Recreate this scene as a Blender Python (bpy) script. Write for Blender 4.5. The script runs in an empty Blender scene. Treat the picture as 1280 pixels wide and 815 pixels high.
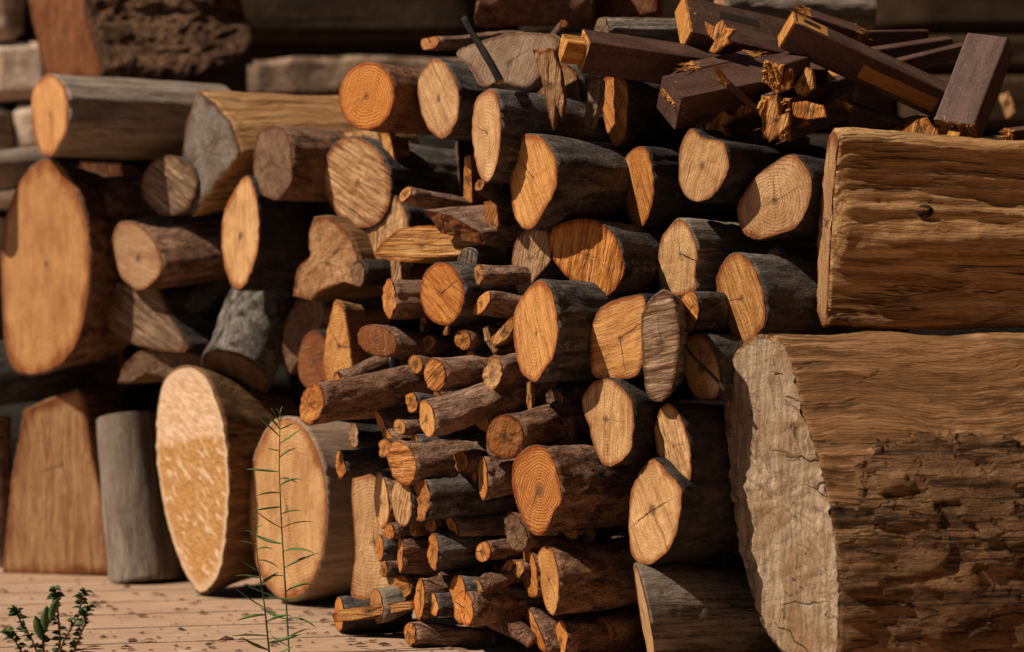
import bpy, bmesh, math, random
from mathutils import Vector, Matrix, noise
R = math.radians
random.seed(11)
S = bpy.context.scene
COL = S.collection

# ---------------------------------------------------------------- camera, sky, sun, exposure
FPX, EYE = 2489.0, 0.5            # focal length in photo pixels, eye height above the floor
cd = bpy.data.cameras.new('camera'); cam = bpy.data.objects.new('camera', cd); COL.objects.link(cam)
cam.location = (0, 0, EYE); cam.rotation_euler = (R(90), 0, 0)
cd.lens = 70.0; cd.sensor_width = 36.0; cd.clip_start = .05; cd.clip_end = 3000
cd.dof.use_dof = True; cd.dof.focus_distance = 3.04; cd.dof.aperture_fstop = 2.6
S.camera = cam
SUN = Vector((-.64, -.20, .74)).normalized()
el = math.asin(SUN.z); az = math.atan2(SUN.x, SUN.y)
w = bpy.data.worlds.new('World'); S.world = w; w.use_nodes = True
nt = w.node_tree; bg = nt.nodes['Background']
sk = nt.nodes.new('ShaderNodeTexSky'); sk.sky_type = 'NISHITA'; sk.sun_disc = False
sk.sun_elevation = el; sk.sun_rotation = az; sk.air_density = 0.6; sk.dust_density = 0.4; sk.ozone_density = 0.5
nt.links.new(sk.outputs[0], bg.inputs[0]); bg.inputs[1].default_value = .05
ld = bpy.data.lights.new('sun', 'SUN'); ld.energy = 5.0; ld.angle = R(.5); ld.color = (1.0, .87, .70)
lo = bpy.data.objects.new('sun', ld); COL.objects.link(lo); lo.location = (-3, -1, 5)
lo.rotation_euler = SUN.to_track_quat('Z', 'Y').to_euler()
S.view_settings.view_transform = 'Standard'; S.view_settings.look = 'None'
S.view_settings.exposure = 0.18; S.view_settings.gamma = 1
S.render.engine = 'CYCLES'
S.cycles.max_bounces = 4; S.cycles.diffuse_bounces = 1; S.cycles.use_denoising = True

# ---------------------------------------------------------------- node helpers
class NB:
    def __init__(s, name):
        s.m = bpy.data.materials.new(name); s.m.use_nodes = True
        s.t = s.m.node_tree; s.b = s.t.nodes['Principled BSDF']
        s.b.inputs['Specular IOR Level'].default_value = .15
    def n(s, kind, props=None, **ins):
        x = s.t.nodes.new('ShaderNode' + kind)
        for k, v in (props or {}).items(): setattr(x, k, v)
        for k, v in ins.items():
            key = int(k[1:]) if k[0] == 'i' and k[1:].isdigit() else k.replace('_', ' ')
            s.put(x.inputs[key], v)
        return x
    def put(s, sock, v):
        if isinstance(v, bpy.types.NodeSocket): s.t.links.new(v, sock)
        elif isinstance(v, bpy.types.Node): s.t.links.new(v.outputs[0], sock)
        else: sock.default_value = v
    def math(s, op, a, b=0.0, c=0.0, clamp=False):
        return s.n('Math', {'operation': op, 'use_clamp': clamp}, i0=a, i1=b, i2=c).outputs[0]
    def vec(s, sc=(1, 1, 1), src=None, off=None):
        v = s.n('VectorMath', {'operation': 'MULTIPLY'}, i0=src if src is not None else s.co, i1=sc).outputs[0]
        if off is not None: v = s.n('VectorMath', {'operation': 'ADD'}, i0=v, i1=off).outputs[0]
        return v
    def noise(s, v, scale, detail=4, rough=.55, dist=0):
        return s.n('TexNoise', None, Vector=v, Scale=scale, Detail=detail, Roughness=rough, Distortion=dist).outputs[0]
    def ramp(s, f, lo, hi, a=0.0, b=1.0):
        return s.n('MapRange', {'interpolation_type': 'SMOOTHSTEP'}, i0=f, i1=lo, i2=hi, i3=a, i4=b).outputs[0]
    def mix(s, f, a, b, mode='MIX'):
        x = s.n('Mix', {'data_type': 'RGBA', 'blend_type': mode})
        s.put(x.inputs[0], f)
        for i, v in ((6, a), (7, b)):
            if isinstance(v, (tuple, list)) and len(v) == 3: v = (*v, 1)
            s.put(x.inputs[i], v)
        return x.outputs[2]
    def base(s):
        s.oi = s.n('ObjectInfo')
        tc = s.n('TexCoord').outputs['Object']
        rnd = s.math('MULTIPLY', s.oi.outputs['Random'], 37.0)
        s.raw = tc
        s.co = s.n('VectorMath', {'operation': 'ADD'}, i0=tc, i1=rnd).outputs[0]
        s.rnd = s.oi.outputs['Random']
    def finish(s, col, h, dist, rough=.75, strength=1.0):
        s.put(s.b.inputs['Base Color'], col); s.put(s.b.inputs['Roughness'], rough)
        s.put(s.b.inputs['Normal'], s.n('Bump', None, Strength=strength, Distance=dist, Height=h).outputs[0])
        return s.m

def wood(name, ring=.3, saw=.5, crack=.5, groove=0.0, dirt=.3, rough=.8, fuzz=.4, sawscale=1.0, warp=.014):
    """cut end of a log: the log runs along local X; tint and saw direction come from the object colour"""
    b = NB(name); b.base()
    tint = b.oi.outputs['Color']; ang = b.math('MULTIPLY', b.math('ADD', b.oi.outputs['Alpha'], .5), math.pi)
    sp = b.n('SeparateXYZ', None, i0=b.raw); y, z = sp.outputs[1], sp.outputs[2]
    wob = b.noise(b.vec((.3, 1, 1)), 14, 3)
    r = b.math('SQRT', b.math('ADD', b.math('MULTIPLY', y, y), b.math('MULTIPLY', z, z)))
    rr = b.math('ADD', r, b.math('MULTIPLY', b.math('SUBTRACT', wob, .5), .03))
    ri = b.math('SINE', b.math('MULTIPLY', b.math('ADD', rr, b.math('MULTIPLY', b.math('MULTIPLY', rr, rr), -1.2)), 1350.0))
    ri = b.ramp(ri, -.2, 1.0)
    # saw marks
    rot = b.n('VectorRotate', {'rotation_type': 'X_AXIS'}, Vector=b.co, Angle=ang).outputs[0]
    wp = b.n('TexNoise', None, Vector=b.co, Scale=16.0, Detail=3.0, Roughness=.6).outputs['Color']
    rot = b.n('VectorMath', {'operation': 'ADD'}, i0=rot, i1=b.vec((warp, warp, warp), wp)).outputs[0]
    s1 = b.noise(b.vec((3, 330 * sawscale, 16), rot), 1.0, 5, .66, .35)
    s2 = b.noise(b.vec((3, 95 * sawscale, 10), rot), 1.0, 4, .62, .4)
    s3 = b.noise(b.vec((2, 1300 * sawscale, 60), rot), 1.0, 2, .6)
    # radial checks
    a = b.math('ARCTAN2', z, y)
    jog = b.math('MULTIPLY', b.math('SUBTRACT', b.noise(b.co, 55, 3, .6), .5), .0085)
    ck = None
    for k_, (fa, w0, r0_, r1_) in enumerate(((7.1, .0011, .022, .060), (13.7, .0009, .012, .040), (23.9, .0007, .030, .050), (41.3, .0006, .010, .030))):
        d_ = b.math('ABSOLUTE', b.math('ADD', b.math('MULTIPLY', b.math('SINE', b.math('MULTIPLY', b.math('SUBTRACT', a, b.math('MULTIPLY', b.rnd, fa * 3)), .5)), b.math('MULTIPLY', r, 2.0)), jog))
        wd_ = b.math('MULTIPLY', b.ramp(r, r0_, r1_, w0, w0 * .15), b.ramp(b.math('FRACT', b.math('MULTIPLY', b.rnd, fa * 7.7)), .35, .75, .05, 1))
        c_ = b.ramp(b.math('DIVIDE', d_, wd_), .5, 1.1, 1, 0)
        ck = c_ if ck is None else b.math('MAXIMUM', ck, c_)
    ck = b.math('MULTIPLY', ck, b.math('MULTIPLY', b.ramp(r, .055, .07, 1, 0), crack), clamp=True)
    big = b.noise(b.vec((1, 1, 1)), 15, 5, .62)
    mott = b.noise(b.vec((4, 150, 150), b.co), 1.0, 4, .7)
    col = b.mix(b.ramp(big, .35, .7, 0, dirt), tint, b.mix(1.0, tint, (.50, .34, .22), 'MULTIPLY'))
    col = b.mix(b.math('MULTIPLY', b.ramp(s2, .40, .62), saw * .7), col, b.mix(1.0, col, (.52, .36, .24), 'MULTIPLY'))
    col = b.mix(b.math('MULTIPLY', b.ramp(s1, .50, .66), saw), col, b.mix(1.0, col, (.42, .28, .18), 'MULTIPLY'))
    col = b.mix(b.math('MULTIPLY', b.ramp(s1, .46, .34), saw * .55), col, (.80, .55, .32))
    col = b.mix(b.math('MULTIPLY', ri, ring), col, b.mix(1.0, col, (.50, .30, .16), 'MULTIPLY'))
    col = b.mix(b.math('MULTIPLY', b.ramp(mott, .5, .72), fuzz * .8), col, b.mix(1.0, col, (.55, .40, .28), 'MULTIPLY'))
    pith = b.ramp(rr, .0, .009, .75, 0)
    col = b.mix(pith, col, (.10, .05, .025))
    at = b.n('Attribute', {'attribute_name': 'rim'}).outputs['Fac']
    edge = b.ramp(b.math('ADD', at, b.math('MULTIPLY', b.math('SUBTRACT', big, .5), .3)), .84, .99)
    col = b.mix(b.math('MULTIPLY', edge, .85), col, b.mix(1.0, col, (.50, .24, .10), 'MULTIPLY'))
    col = b.mix(ck, col, (.03, .014, .008))
    h = b.math('MULTIPLY', s1, .5 * saw + .15)
    h = b.math('ADD', h, b.math('MULTIPLY', s2, .6 * saw + groove * 2.6))
    h = b.math('ADD', h, b.math('MULTIPLY', s3, .18))
    h = b.math('ADD', h, b.math('MULTIPLY', mott, fuzz))
    h = b.math('ADD', h, b.math('MULTIPLY', ri, -.12 * ring))
    h = b.math('SUBTRACT', h, b.math('MULTIPLY', ck, 1.0))
    return b.finish(col, h, .0048, rough)

def split(name, c1, c2, c3, amp=.006, sc=1.0, dark=.8, rough=.85):
    """surface torn along the grain (local X)"""
    b = NB(name); b.base()
    wv = b.noise(b.vec((5, 9, 9)), 1.0, 3)
    co2 = b.n('VectorMath', {'operation': 'ADD'}, i0=b.co, i1=b.n('CombineXYZ', None, i0=0.0, i1=b.math('MULTIPLY', wv, .045), i2=b.math('MULTIPLY', wv, .035)).outputs[0]).outputs[0]
    f1 = b.noise(b.vec((4 * sc, 55 * sc, 55 * sc), co2), 1.0, 6, .65, .3)
    f2 = b.noise(b.vec((9 * sc, 260 * sc, 260 * sc), co2), 1.0, 4, .65)
    f3 = b.noise(b.vec((1.6 * sc, 16 * sc, 16 * sc), co2), 1.0, 4, .6, .6)
    big = b.noise(b.vec((3, 9, 9)), 1.0, 4, .6)
    col = b.mix(b.ramp(f1, .38, .62), c1, c2)
    col = b.mix(b.ramp(big, .42, .64), col, c3)
    col = b.mix(b.ramp(f2, .40, .70, 0, .6), col, b.mix(1.0, col, (.42, .30, .20), 'MULTIPLY'))
    fis = b.math('MULTIPLY', b.ramp(b.math('ABSOLUTE', b.math('SUBTRACT', f3, .5)), 0, .018, 1, 0), b.ramp(b.noise(b.vec((4, 12, 12)), 1.0, 2), .45, .6))
    fis = b.math('MULTIPLY', fis, dark)
    col = b.mix(fis, col, (.02, .010, .006))
    h = b.math('ADD', b.math('MULTIPLY', f1, 1.0), b.math('MULTIPLY', f2, .28))
    h = b.math('SUBTRACT', h, b.math('MULTIPLY', fis, .8))
    return b.finish(col, h, amp * 1.6, rough)

def bark(name, c1, c2, c3, sx=1.0, sr=1.0, plate=.5, amp=.003, lich=0.0, rough=.9, fine=.5):
    b = NB(name); b.base()
    wv = b.n('TexNoise', None, Vector=b.vec((30 * sx, 30 * sr, 30 * sr)), Scale=1.0, Detail=3.0).outputs['Color']
    co2 = b.n('VectorMath', {'operation': 'ADD'}, i0=b.vec((45 * sx, 70 * sr, 70 * sr)), i1=b.vec((1.6, 1.6, 1.6), wv)).outputs[0]
    vo = b.n('TexVoronoi', {'feature': 'DISTANCE_TO_EDGE'}, Vector=co2, Scale=1.0).outputs[0]
    fz = b.noise(b.vec((16 * sx, 62 * sr, 62 * sr)), 1.0, 5, .62, .5)
    fis = b.math('MULTIPLY', b.ramp(b.math('ABSOLUTE', b.math('SUBTRACT', fz, .5)), 0, .035, 1, 0), b.ramp(b.noise(b.vec((20 * sx, 30 * sr, 30 * sr)), 1.0, 3), .42, .58))
    gap = b.math('MAXIMUM', fis, b.math('MULTIPLY', b.ramp(vo, 0.0, .10, 1, 0), b.math('MULTIPLY', b.ramp(b.noise(b.co, 30, 3), .5, .62), .6)))
    n1 = b.noise(b.vec((26 * sx, 60 * sr, 60 * sr)), 1.0, 7, .68, .2)
    n2 = b.noise(b.vec((160, 240, 240)), 1.0, 4, .65)
    big = b.noise(b.vec((7, 12, 12)), 1.0, 4, .6)
    col = b.mix(b.ramp(n1, .34, .64), c1, c2)
    col = b.mix(b.ramp(big, .46, .66, 0, .8), col, c3)
    col = b.mix(b.math('MULTIPLY', gap, plate), col, b.mix(1.0, col, (.22, .18, .15), 'MULTIPLY'))
    col = b.mix(b.ramp(n2, .5, .75, 0, .6), col, b.mix(1.0, col, (.40, .36, .32), 'MULTIPLY'))
    if lich: col = b.mix(b.ramp(b.noise(b.co, 75, 5, .7), .56, .66, 0, lich), col, (.36, .34, .31))
    h = b.math('ADD', b.math('MULTIPLY', n1, 1.0), b.math('MULTIPLY', n2, fine * .6))
    n4 = b.noise(b.vec((300 * sx, 520, 520)), 1.0, 3, .6)
    h = b.math('ADD', h, b.math('MULTIPLY', n4, .22))
    h = b.math('SUBTRACT', h, b.math('MULTIPLY', gap, plate * .9))
    return b.finish(col, h, amp * 2.0, rough)

WOOD = {
 'saw':   wood('sawn_wood', ring=.20, saw=.75, crack=.7, groove=.15),
 'groove': wood('grooved_wood', ring=.06, saw=.95, crack=.3, groove=.9, fuzz=.5, sawscale=.8, warp=.006),
 'rings': wood('ringed_wood', ring=.75, saw=.30, crack=.45, groove=.02, dirt=.25, rough=.6),
 'smooth': wood('smooth_wood', ring=.40, saw=.32, crack=.6, groove=.03, dirt=.55, fuzz=.4, rough=.6, sawscale=.7, warp=.03),
 'rough': wood('crumbly_wood', ring=.15, saw=.35, crack=.25, groove=.2, dirt=.7, fuzz=1.0),
 'check': wood('cracked_wood', ring=.16, saw=.55, crack=1.3, groove=.1, dirt=.4),
}
def frost_mat():
    """wet amber wood below, chalky dry patch above, pale slanting streaks"""
    b = NB('pale_streaked_wood'); b.base()
    sp = b.n('SeparateXYZ', None, i0=b.raw); y, z = sp.outputs[1], sp.outputs[2]
    e = b.noise(b.co, 22, 3)
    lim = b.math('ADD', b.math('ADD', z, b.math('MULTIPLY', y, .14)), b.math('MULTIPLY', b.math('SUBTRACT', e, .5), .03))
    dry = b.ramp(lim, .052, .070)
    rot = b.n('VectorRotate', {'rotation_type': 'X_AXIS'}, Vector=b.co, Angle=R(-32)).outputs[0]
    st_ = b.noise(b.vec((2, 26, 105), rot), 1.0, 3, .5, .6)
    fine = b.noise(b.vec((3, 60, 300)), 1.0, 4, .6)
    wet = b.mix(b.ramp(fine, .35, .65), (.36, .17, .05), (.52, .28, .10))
    wet = b.mix(b.ramp(st_, .55, .64, 0, .8), wet, (.72, .52, .36))  # pale slanting streaks mixed into the amber part
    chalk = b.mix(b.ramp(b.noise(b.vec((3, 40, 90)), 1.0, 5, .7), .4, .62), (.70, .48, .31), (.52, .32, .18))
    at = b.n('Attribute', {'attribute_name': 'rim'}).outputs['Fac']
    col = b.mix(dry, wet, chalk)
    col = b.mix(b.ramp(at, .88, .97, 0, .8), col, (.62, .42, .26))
    b.put(b.b.inputs['Roughness'], .5)
    return b.finish(col, b.math('ADD', st_, b.math('MULTIPLY', fine, .4)), .004, .5)
def chip_mat():
    """axe-chipped weathered end grain"""
    b = NB('axe_chipped_wood'); b.base()
    rot = b.n('VectorRotate', {'rotation_type': 'X_AXIS'}, Vector=b.co, Angle=R(30)).outputs[0]
    wp = b.n('TexNoise', None, Vector=b.co, Scale=9.0, Detail=3.0).outputs['Color']
    rw = b.n('VectorMath', {'operation': 'ADD'}, i0=rot, i1=b.vec((.05, .05, .05), wp)).outputs[0]
    v1 = b.n('TexVoronoi', {'feature': 'F1'}, Vector=b.vec((10, 26, 62), rw), Scale=1.0)
    v2 = b.n('TexVoronoi', {'feature': 'DISTANCE_TO_EDGE'}, Vector=b.vec((3, 6, 13), b.n('VectorMath', {'operation': 'ADD'}, i0=b.co, i1=b.vec((.10, .10, .10), wp)).outputs[0]), Scale=1.0).outputs[0]
    ck = b.math('MULTIPLY', b.ramp(v2, 0, .016, .8, 0), b.ramp(b.noise(b.co, 8, 2), .50, .60))
    g = b.noise(b.vec((3, 170, 12)), 1.0, 5, .7, .4); n3 = b.noise(b.co, 220, 4, .7); big = b.noise(b.co, 11, 5, .65)
    col = b.mix(b.ramp(g, .36, .64), (.27, .175, .105), (.47, .345, .235))
    col = b.mix(b.ramp(big, .44, .68, 0, .8), col, (.27, .15, .075))
    col = b.mix(b.ramp(n3, .52, .72, 0, .6), col, (.16, .10, .065))
    for aa, of in ((58, 0.0), (-40, 5.0)):
        r2_ = b.n('VectorRotate', {'rotation_type': 'X_AXIS'}, Vector=rw, Angle=R(aa)).outputs[0]
        m_ = b.noise(b.vec((3, 5, 30), r2_, (of, of, of)), 1.0, 3, .55)
        sl = b.math('MULTIPLY', b.ramp(b.math('ABSOLUTE', b.math('SUBTRACT', m_, .5)), 0, .010, 1, 0), b.ramp(b.noise(b.vec((1, 1, 1), b.co, (of, 1, of)), 24, 3), .52, .62))
        ck = b.math('MAXIMUM', ck, b.math('MULTIPLY', sl, .7))
    h = b.math('ADD', b.math('MULTIPLY', v1.outputs[0], -.35), b.math('ADD', b.math('MULTIPLY', g, .9), b.math('ADD', b.math('MULTIPLY', n3, .25), b.math('MULTIPLY', big, 1.2))))
    col = b.mix(ck, col, (.045, .025, .015))
    h = b.math('SUBTRACT', h, b.math('MULTIPLY', ck, .5))
    return b.finish(col, h, .0085, .85)
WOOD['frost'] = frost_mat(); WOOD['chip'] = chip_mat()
TONE = {'orange': (.66, .27, .06), 'honey': (.70, .35, .11), 'pale': (.70, .42, .19), 'amber': (.50, .20, .04),
        'red': (.24, .085, .026), 'tan': (.50, .29, .14), 'weather': (.27, .185, .12), 'grey': (.23, .20, .175), 'brown': (.24, .14, .08), 'dry': (.62, .50, .37)}
BARK = {
 'gray':  bark('grey_smooth_bark', (.027, .022, .020), (.14, .115, .102), (.072, .058, .050), sx=.5, sr=.8, plate=.3, amp=.0030, lich=.35),
 'ash':   bark('pale_grey_bark', (.15, .115, .09), (.31, .245, .195), (.20, .155, .12), sx=.35, sr=1.0, plate=.2, amp=.003, lich=.3),
 'brown': bark('brown_rough_bark', (.10, .048, .028), (.35, .195, .125), (.22, .118, .074), sx=1.1, sr=.9, plate=.5, amp=.0060),
 'twig':  bark('branch_bark', (.12, .06, .036), (.38, .225, .155), (.25, .14, .092), sx=1.3, sr=1.2, plate=.4, amp=.0042, lich=.25),
 'dark':  bark('dark_bark', (.022, .017, .015), (.07, .055, .048), (.045, .035, .03), sx=.7, sr=.8, plate=.4, amp=.003),
 'pine':  bark('red_flaky_bark', (.16, .065, .035), (.34, .17, .10), (.26, .12, .07), sx=1.6, sr=1.0, plate=.35, amp=.006),
 'stump': bark('crusty_stump_bark', (.12, .055, .030), (.46, .25, .14), (.08, .038, .02), sx=3.2, sr=1.3, plate=.7, amp=.018),
 'ridge': bark('ridged_grey_bark', (.12, .092, .072), (.42, .335, .265), (.26, .205, .16), sx=.28, sr=1.6, plate=.5, amp=.007, lich=.35),
 'plate': bark('flaking_plate_bark', (.06, .028, .013), (.30, .16, .075), (.15, .075, .035), sx=.17, sr=.75, plate=.95, amp=.006),
 'moss':  bark('mossy_mottled_bark', (.05, .043, .035), (.34, .29, .25), (.14, .115, .095), sx=1.6, sr=1.0, plate=.3, amp=.007, lich=.8),
 'deep':  bark('painted_shade_black_bark', (.010, .008, .007), (.03, .024, .02), (.02, .016, .013), plate=.3, amp=.002),  # gap shade put into the bark colour; also serves the black twig
}
SPLIT = {
 'split_tan': split('split_tan_wood', (.26, .125, .045), (.60, .35, .16), (.40, .21, .085), amp=.010, sc=1.1, dark=.5),
 'split_gold': split('split_golden_wood', (.42, .20, .05), (.68, .38, .13), (.55, .28, .08), amp=.008, sc=1.6),
 'split_red': split('split_red_wood', (.20, .07, .025), (.34, .13, .045), (.14, .05, .02), amp=.003, sc=1.5, dark=.5),
 'split_grey': split('split_weathered_wood', (.17, .13, .10), (.33, .26, .20), (.24, .19, .15), amp=.004, sc=1.4, dark=.6),
 'split_brown': split('split_brown_wood', (.13, .07, .035), (.30, .16, .075), (.20, .11, .05), amp=.005, sc=1.0, dark=.9),
 'bare': split('debarked_log_wood', (.14, .065, .025), (.45, .24, .11), (.29, .145, .06), amp=.007, sc=1.7, dark=.8),
 'bone': split('peeled_wood', (.30, .20, .14), (.42, .30, .22), (.34, .24, .17), amp=.0025, sc=1.3, dark=.25),
}
SIDE = {**BARK, **SPLIT}

# ---------------------------------------------------------------- object helpers
def link(o, parent=None):
    COL.objects.link(o)
    if parent: o.parent = parent
    return o
def mesh_obj(name, vs, fs, mats, parent=None, idx=None, smooth=True, attr=None):
    me = bpy.data.meshes.new(name); me.from_pydata([tuple(v) for v in vs], [], fs); me.update()
    for m in (mats if isinstance(mats, (list, tuple)) else [mats]): me.materials.append(m)
    if idx: me.polygons.foreach_set('material_index', idx)
    me.polygons.foreach_set('use_smooth', [smooth] * len(fs))
    if attr is not None:
        a = me.attributes.new('rim', 'FLOAT', 'POINT'); a.data.foreach_set('value', attr)
    return link(bpy.data.objects.new(name, me), parent)
def tag(o, label, cat, group=None, kind=None):
    if label: o['label'] = label
    if cat: o['category'] = cat
    if group: o['group'] = group
    if kind: o['kind'] = kind
    return o
def W(px, py, d): return Vector(((px - 640) * d / FPX, d, EYE - (py - 407.5) * d / FPX))
def ray(px, py): return Vector(((px - 640) / FPX, 1, -(py - 407.5) / FPX))
def E(cx, cy, rx, ry, rot=0):
    c, s = math.cos(R(rot)), math.sin(R(rot)); out = []
    for k in range(20):
        a = k * math.tau / 20
        x, y = rx * math.cos(a), ry * math.sin(a)
        out.append((cx + x * c - y * s, cy + x * s + y * c))
    return out
def resample(pts, n, sharp):
    m = len(pts); P = [Vector(p) for p in pts]; dense = []
    for i in range(m):
        p0, p1, p2, p3 = P[i - 1], P[i], P[(i + 1) % m], P[(i + 2) % m]
        for k in range(12):
            t = k / 12
            if sharp: dense.append(p1.lerp(p2, t))
            else:
                dense.append(.5 * ((2 * p1) + (p2 - p0) * t + (2 * p0 - 5 * p1 + 4 * p2 - p3) * t * t + (3 * p1 - p0 - 3 * p2 + p3) * t ** 3))
    L = [0]
    for i in range(len(dense)): L.append(L[-1] + (dense[(i + 1) % len(dense)] - dense[i]).length)
    out = []; j = 0
    for k in range(n):
        s = L[-1] * k / n
        while L[j + 1] < s: j += 1
        t = (s - L[j]) / max(L[j + 1] - L[j], 1e-9)
        out.append(dense[j].lerp(dense[(j + 1) % len(dense)], t))
    return out

CNT = [0]
GROUPS = {'log': 'cut logs stacked in the woodpile', 'branch': 'thin branches stacked in the woodpile', 'split_log': 'split pieces of firewood in the woodpile'}
def core(C, axis, yz, nl, L, name, label, cat, tone, face, side, saw, rim, tp, amp, bend, N, side_mats=None, res=.009, group=None, knots=0, tw=0.0, relief=None):
    """C start point, axis direction, yz outline in the log's own frame, nl face normal in that frame"""
    CNT[0] += 1; sd = CNT[0] * 7.13
    ax = axis.normalized(); up = Vector((0, 0, 1)) if abs(ax.z) < .85 else Vector((0, -1, 0))
    ly = up.cross(ax).normalized(); lz = ax.cross(ly)
    root = bpy.data.objects.new(name, None); link(root)
    root.matrix_world = Matrix(((ax.x, ly.x, lz.x, C.x), (ax.y, ly.y, lz.y, C.y), (ax.z, ly.z, lz.z, C.z), (0, 0, 0, 1)))
    root.empty_display_size = .02
    tag(root, label, cat, group or GROUPS.get(name))
    cy = sum(p[0] for p in yz) / len(yz); cz = sum(p[1] for p in yz) / len(yz)
    rad = sum(math.hypot(p[0] - cy, p[1] - cz) for p in yz) / len(yz)
    def px(y, z, sgn=1): return -(nl.y * y + nl.z * z) / nl.x
    n = len(yz)
    # --- sawn end
    scales = [0, .12, .24, .36, .48, .6, .7, .8, .88, .94, rim]
    rough_end = {'rough': .0022, 'chip': .003, 'frost': .0015, 'groove': .0012, 'check': .0010}.get(face, .0006)
    def endface(x0, k, flip, nm='cut_face'):
        vs, fs, at = [], [], []
        for i, s in enumerate(scales):
            for j in range(n if i else 1):
                y, z = cy + (yz[j][0] - cy) * s * k, cz + (yz[j][1] - cz) * s * k
                e = noise.noise(Vector((y * 60 + sd, z * 60, 3 * x0))) + .6 * noise.noise(Vector((y * 160, z * 160, sd)))
                x = x0 + px(y, z) * (1 if not flip else .3) + (e * rough_end * 1.6 - .0012 + (.004 * max(0, s - .9))) * (1 if not flip else -1)
                vs.append((x, y, z)); at.append(s / rim)
        for j in range(n):
            q = (0, 1 + (j + 1) % n, 1 + j); fs.append(q if not flip else q[::-1])
        for i in range(1, len(scales) - 1):
            a, b = 1 + (i - 1) * n, 1 + i * n
            for j in range(n):
                q = (a + j, a + (j + 1) % n, b + (j + 1) % n, b + j); fs.append(q if not flip else q[::-1])
        o = mesh_obj(nm, vs, fs, WOOD[face], root, attr=at)
        kb = random.Random(int(sd * 100)); kk = kb.uniform(.80, 1.08); gy = kb.choice((0, 0, 0, .05, .12)); tt = TONE[tone]; lum = .45 * sum(tt) / 3 + .1
        o.color = (*[(c_ * (1 - gy) + lum * gy) * kk for c_ in tt], (saw % 180) / 180.0)
        return o
    endface(0, 1, False)
    endk = tp
    # --- side
    M = max(8, int(L / res)); vs, fs, idx = [], [], []
    vs += [(px(cy + (p[0] - cy) * (rim - .02), cz + (p[1] - cz) * (rim - .02)) + .0006, cy + (p[0] - cy) * (rim - .02), cz + (p[1] - cz) * (rim - .02)) for p in yz]
    kn = [(random.uniform(.05, .95) * L, random.uniform(0, math.tau), random.uniform(.008, .016)) for _ in range(knots)]
    for i in range(M + 1):
        u = i / M; t = u * L; k = 1 + (tp - 1) * u
        k *= 1 + (.035 * noise.noise(Vector((t * 9, sd, 0)))) * min(1, t * 25)
        by = bend[0] * math.sin(u * 2.2) * u; bz = bend[1] * math.sin(u * 2.2) * u
        ca, sa = math.cos(tw * u), math.sin(tw * u)
        for j, p in enumerate(yz):
            dy, dz = p[0] - cy, p[1] - cz; rl = math.hypot(dy, dz) + 1e-6
            a = math.atan2(dz, dy)
            q = Vector((t * 14 + sd, math.cos(a) * rl * 22, math.sin(a) * rl * 22))
            h = .7 * noise.noise(q) + .45 * noise.noise(q * 2.7) + .30 * noise.noise(q * 6.3)
            e = amp * h * min(1, .06 + t * 40)
            for kt, ka, kr in kn:
                da = math.atan2(math.sin(a - ka), math.cos(a - ka)) * rl
                dd = ((t - kt) ** 2 + da * da) / (kr * kr)
                if dd < 4: e += kr * .55 * math.exp(-dd)
            if relief: e += relief(t, dy, dz) * min(1, .08 + t * 60)
            f = k * (1 + e / rl)
            y0, z0 = dy * f, dz * f
            y, z = cy + y0 * ca - z0 * sa, cz + y0 * sa + z0 * ca
            x = t + px(y if i == 0 else p[0], z if i == 0 else p[1]) * (1 - u * .7)
            vs.append((x, y + by, z + bz))
    mats = [SIDE[side]] if not side_mats else [SIDE[s] for s in side_mats[0]]
    for i in range(M + 1):
        a, b = i * n, (i + 1) * n
        for j in range(n):
            fs.append((a + j, b + j, b + (j + 1) % n, a + (j + 1) % n)[::-1])
            idx.append(side_mats[1](L * i / M, vs[b + j][1] - cy, vs[b + j][2] - cz) if side_mats else 0)
    nm = 'bark' if side in BARK or side_mats else 'split_side'
    o = mesh_obj(nm, vs, fs, mats, root, idx)
    # far end, closed with a sawn face of its own
    last = vs[-n:]; c = Vector((sum(v[0] for v in last) / n, sum(v[1] for v in last) / n, sum(v[2] for v in last) / n))
    v2 = [tuple(c)] + last; f2 = [(0, 1 + j, 1 + (j + 1) % n) for j in range(n)]
    e2 = mesh_obj('cut_face', v2, f2, WOOD[face], root, smooth=False, attr=[0.0] + [.8] * n); e2.color = (*TONE[tone], .3)
    return root

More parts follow.
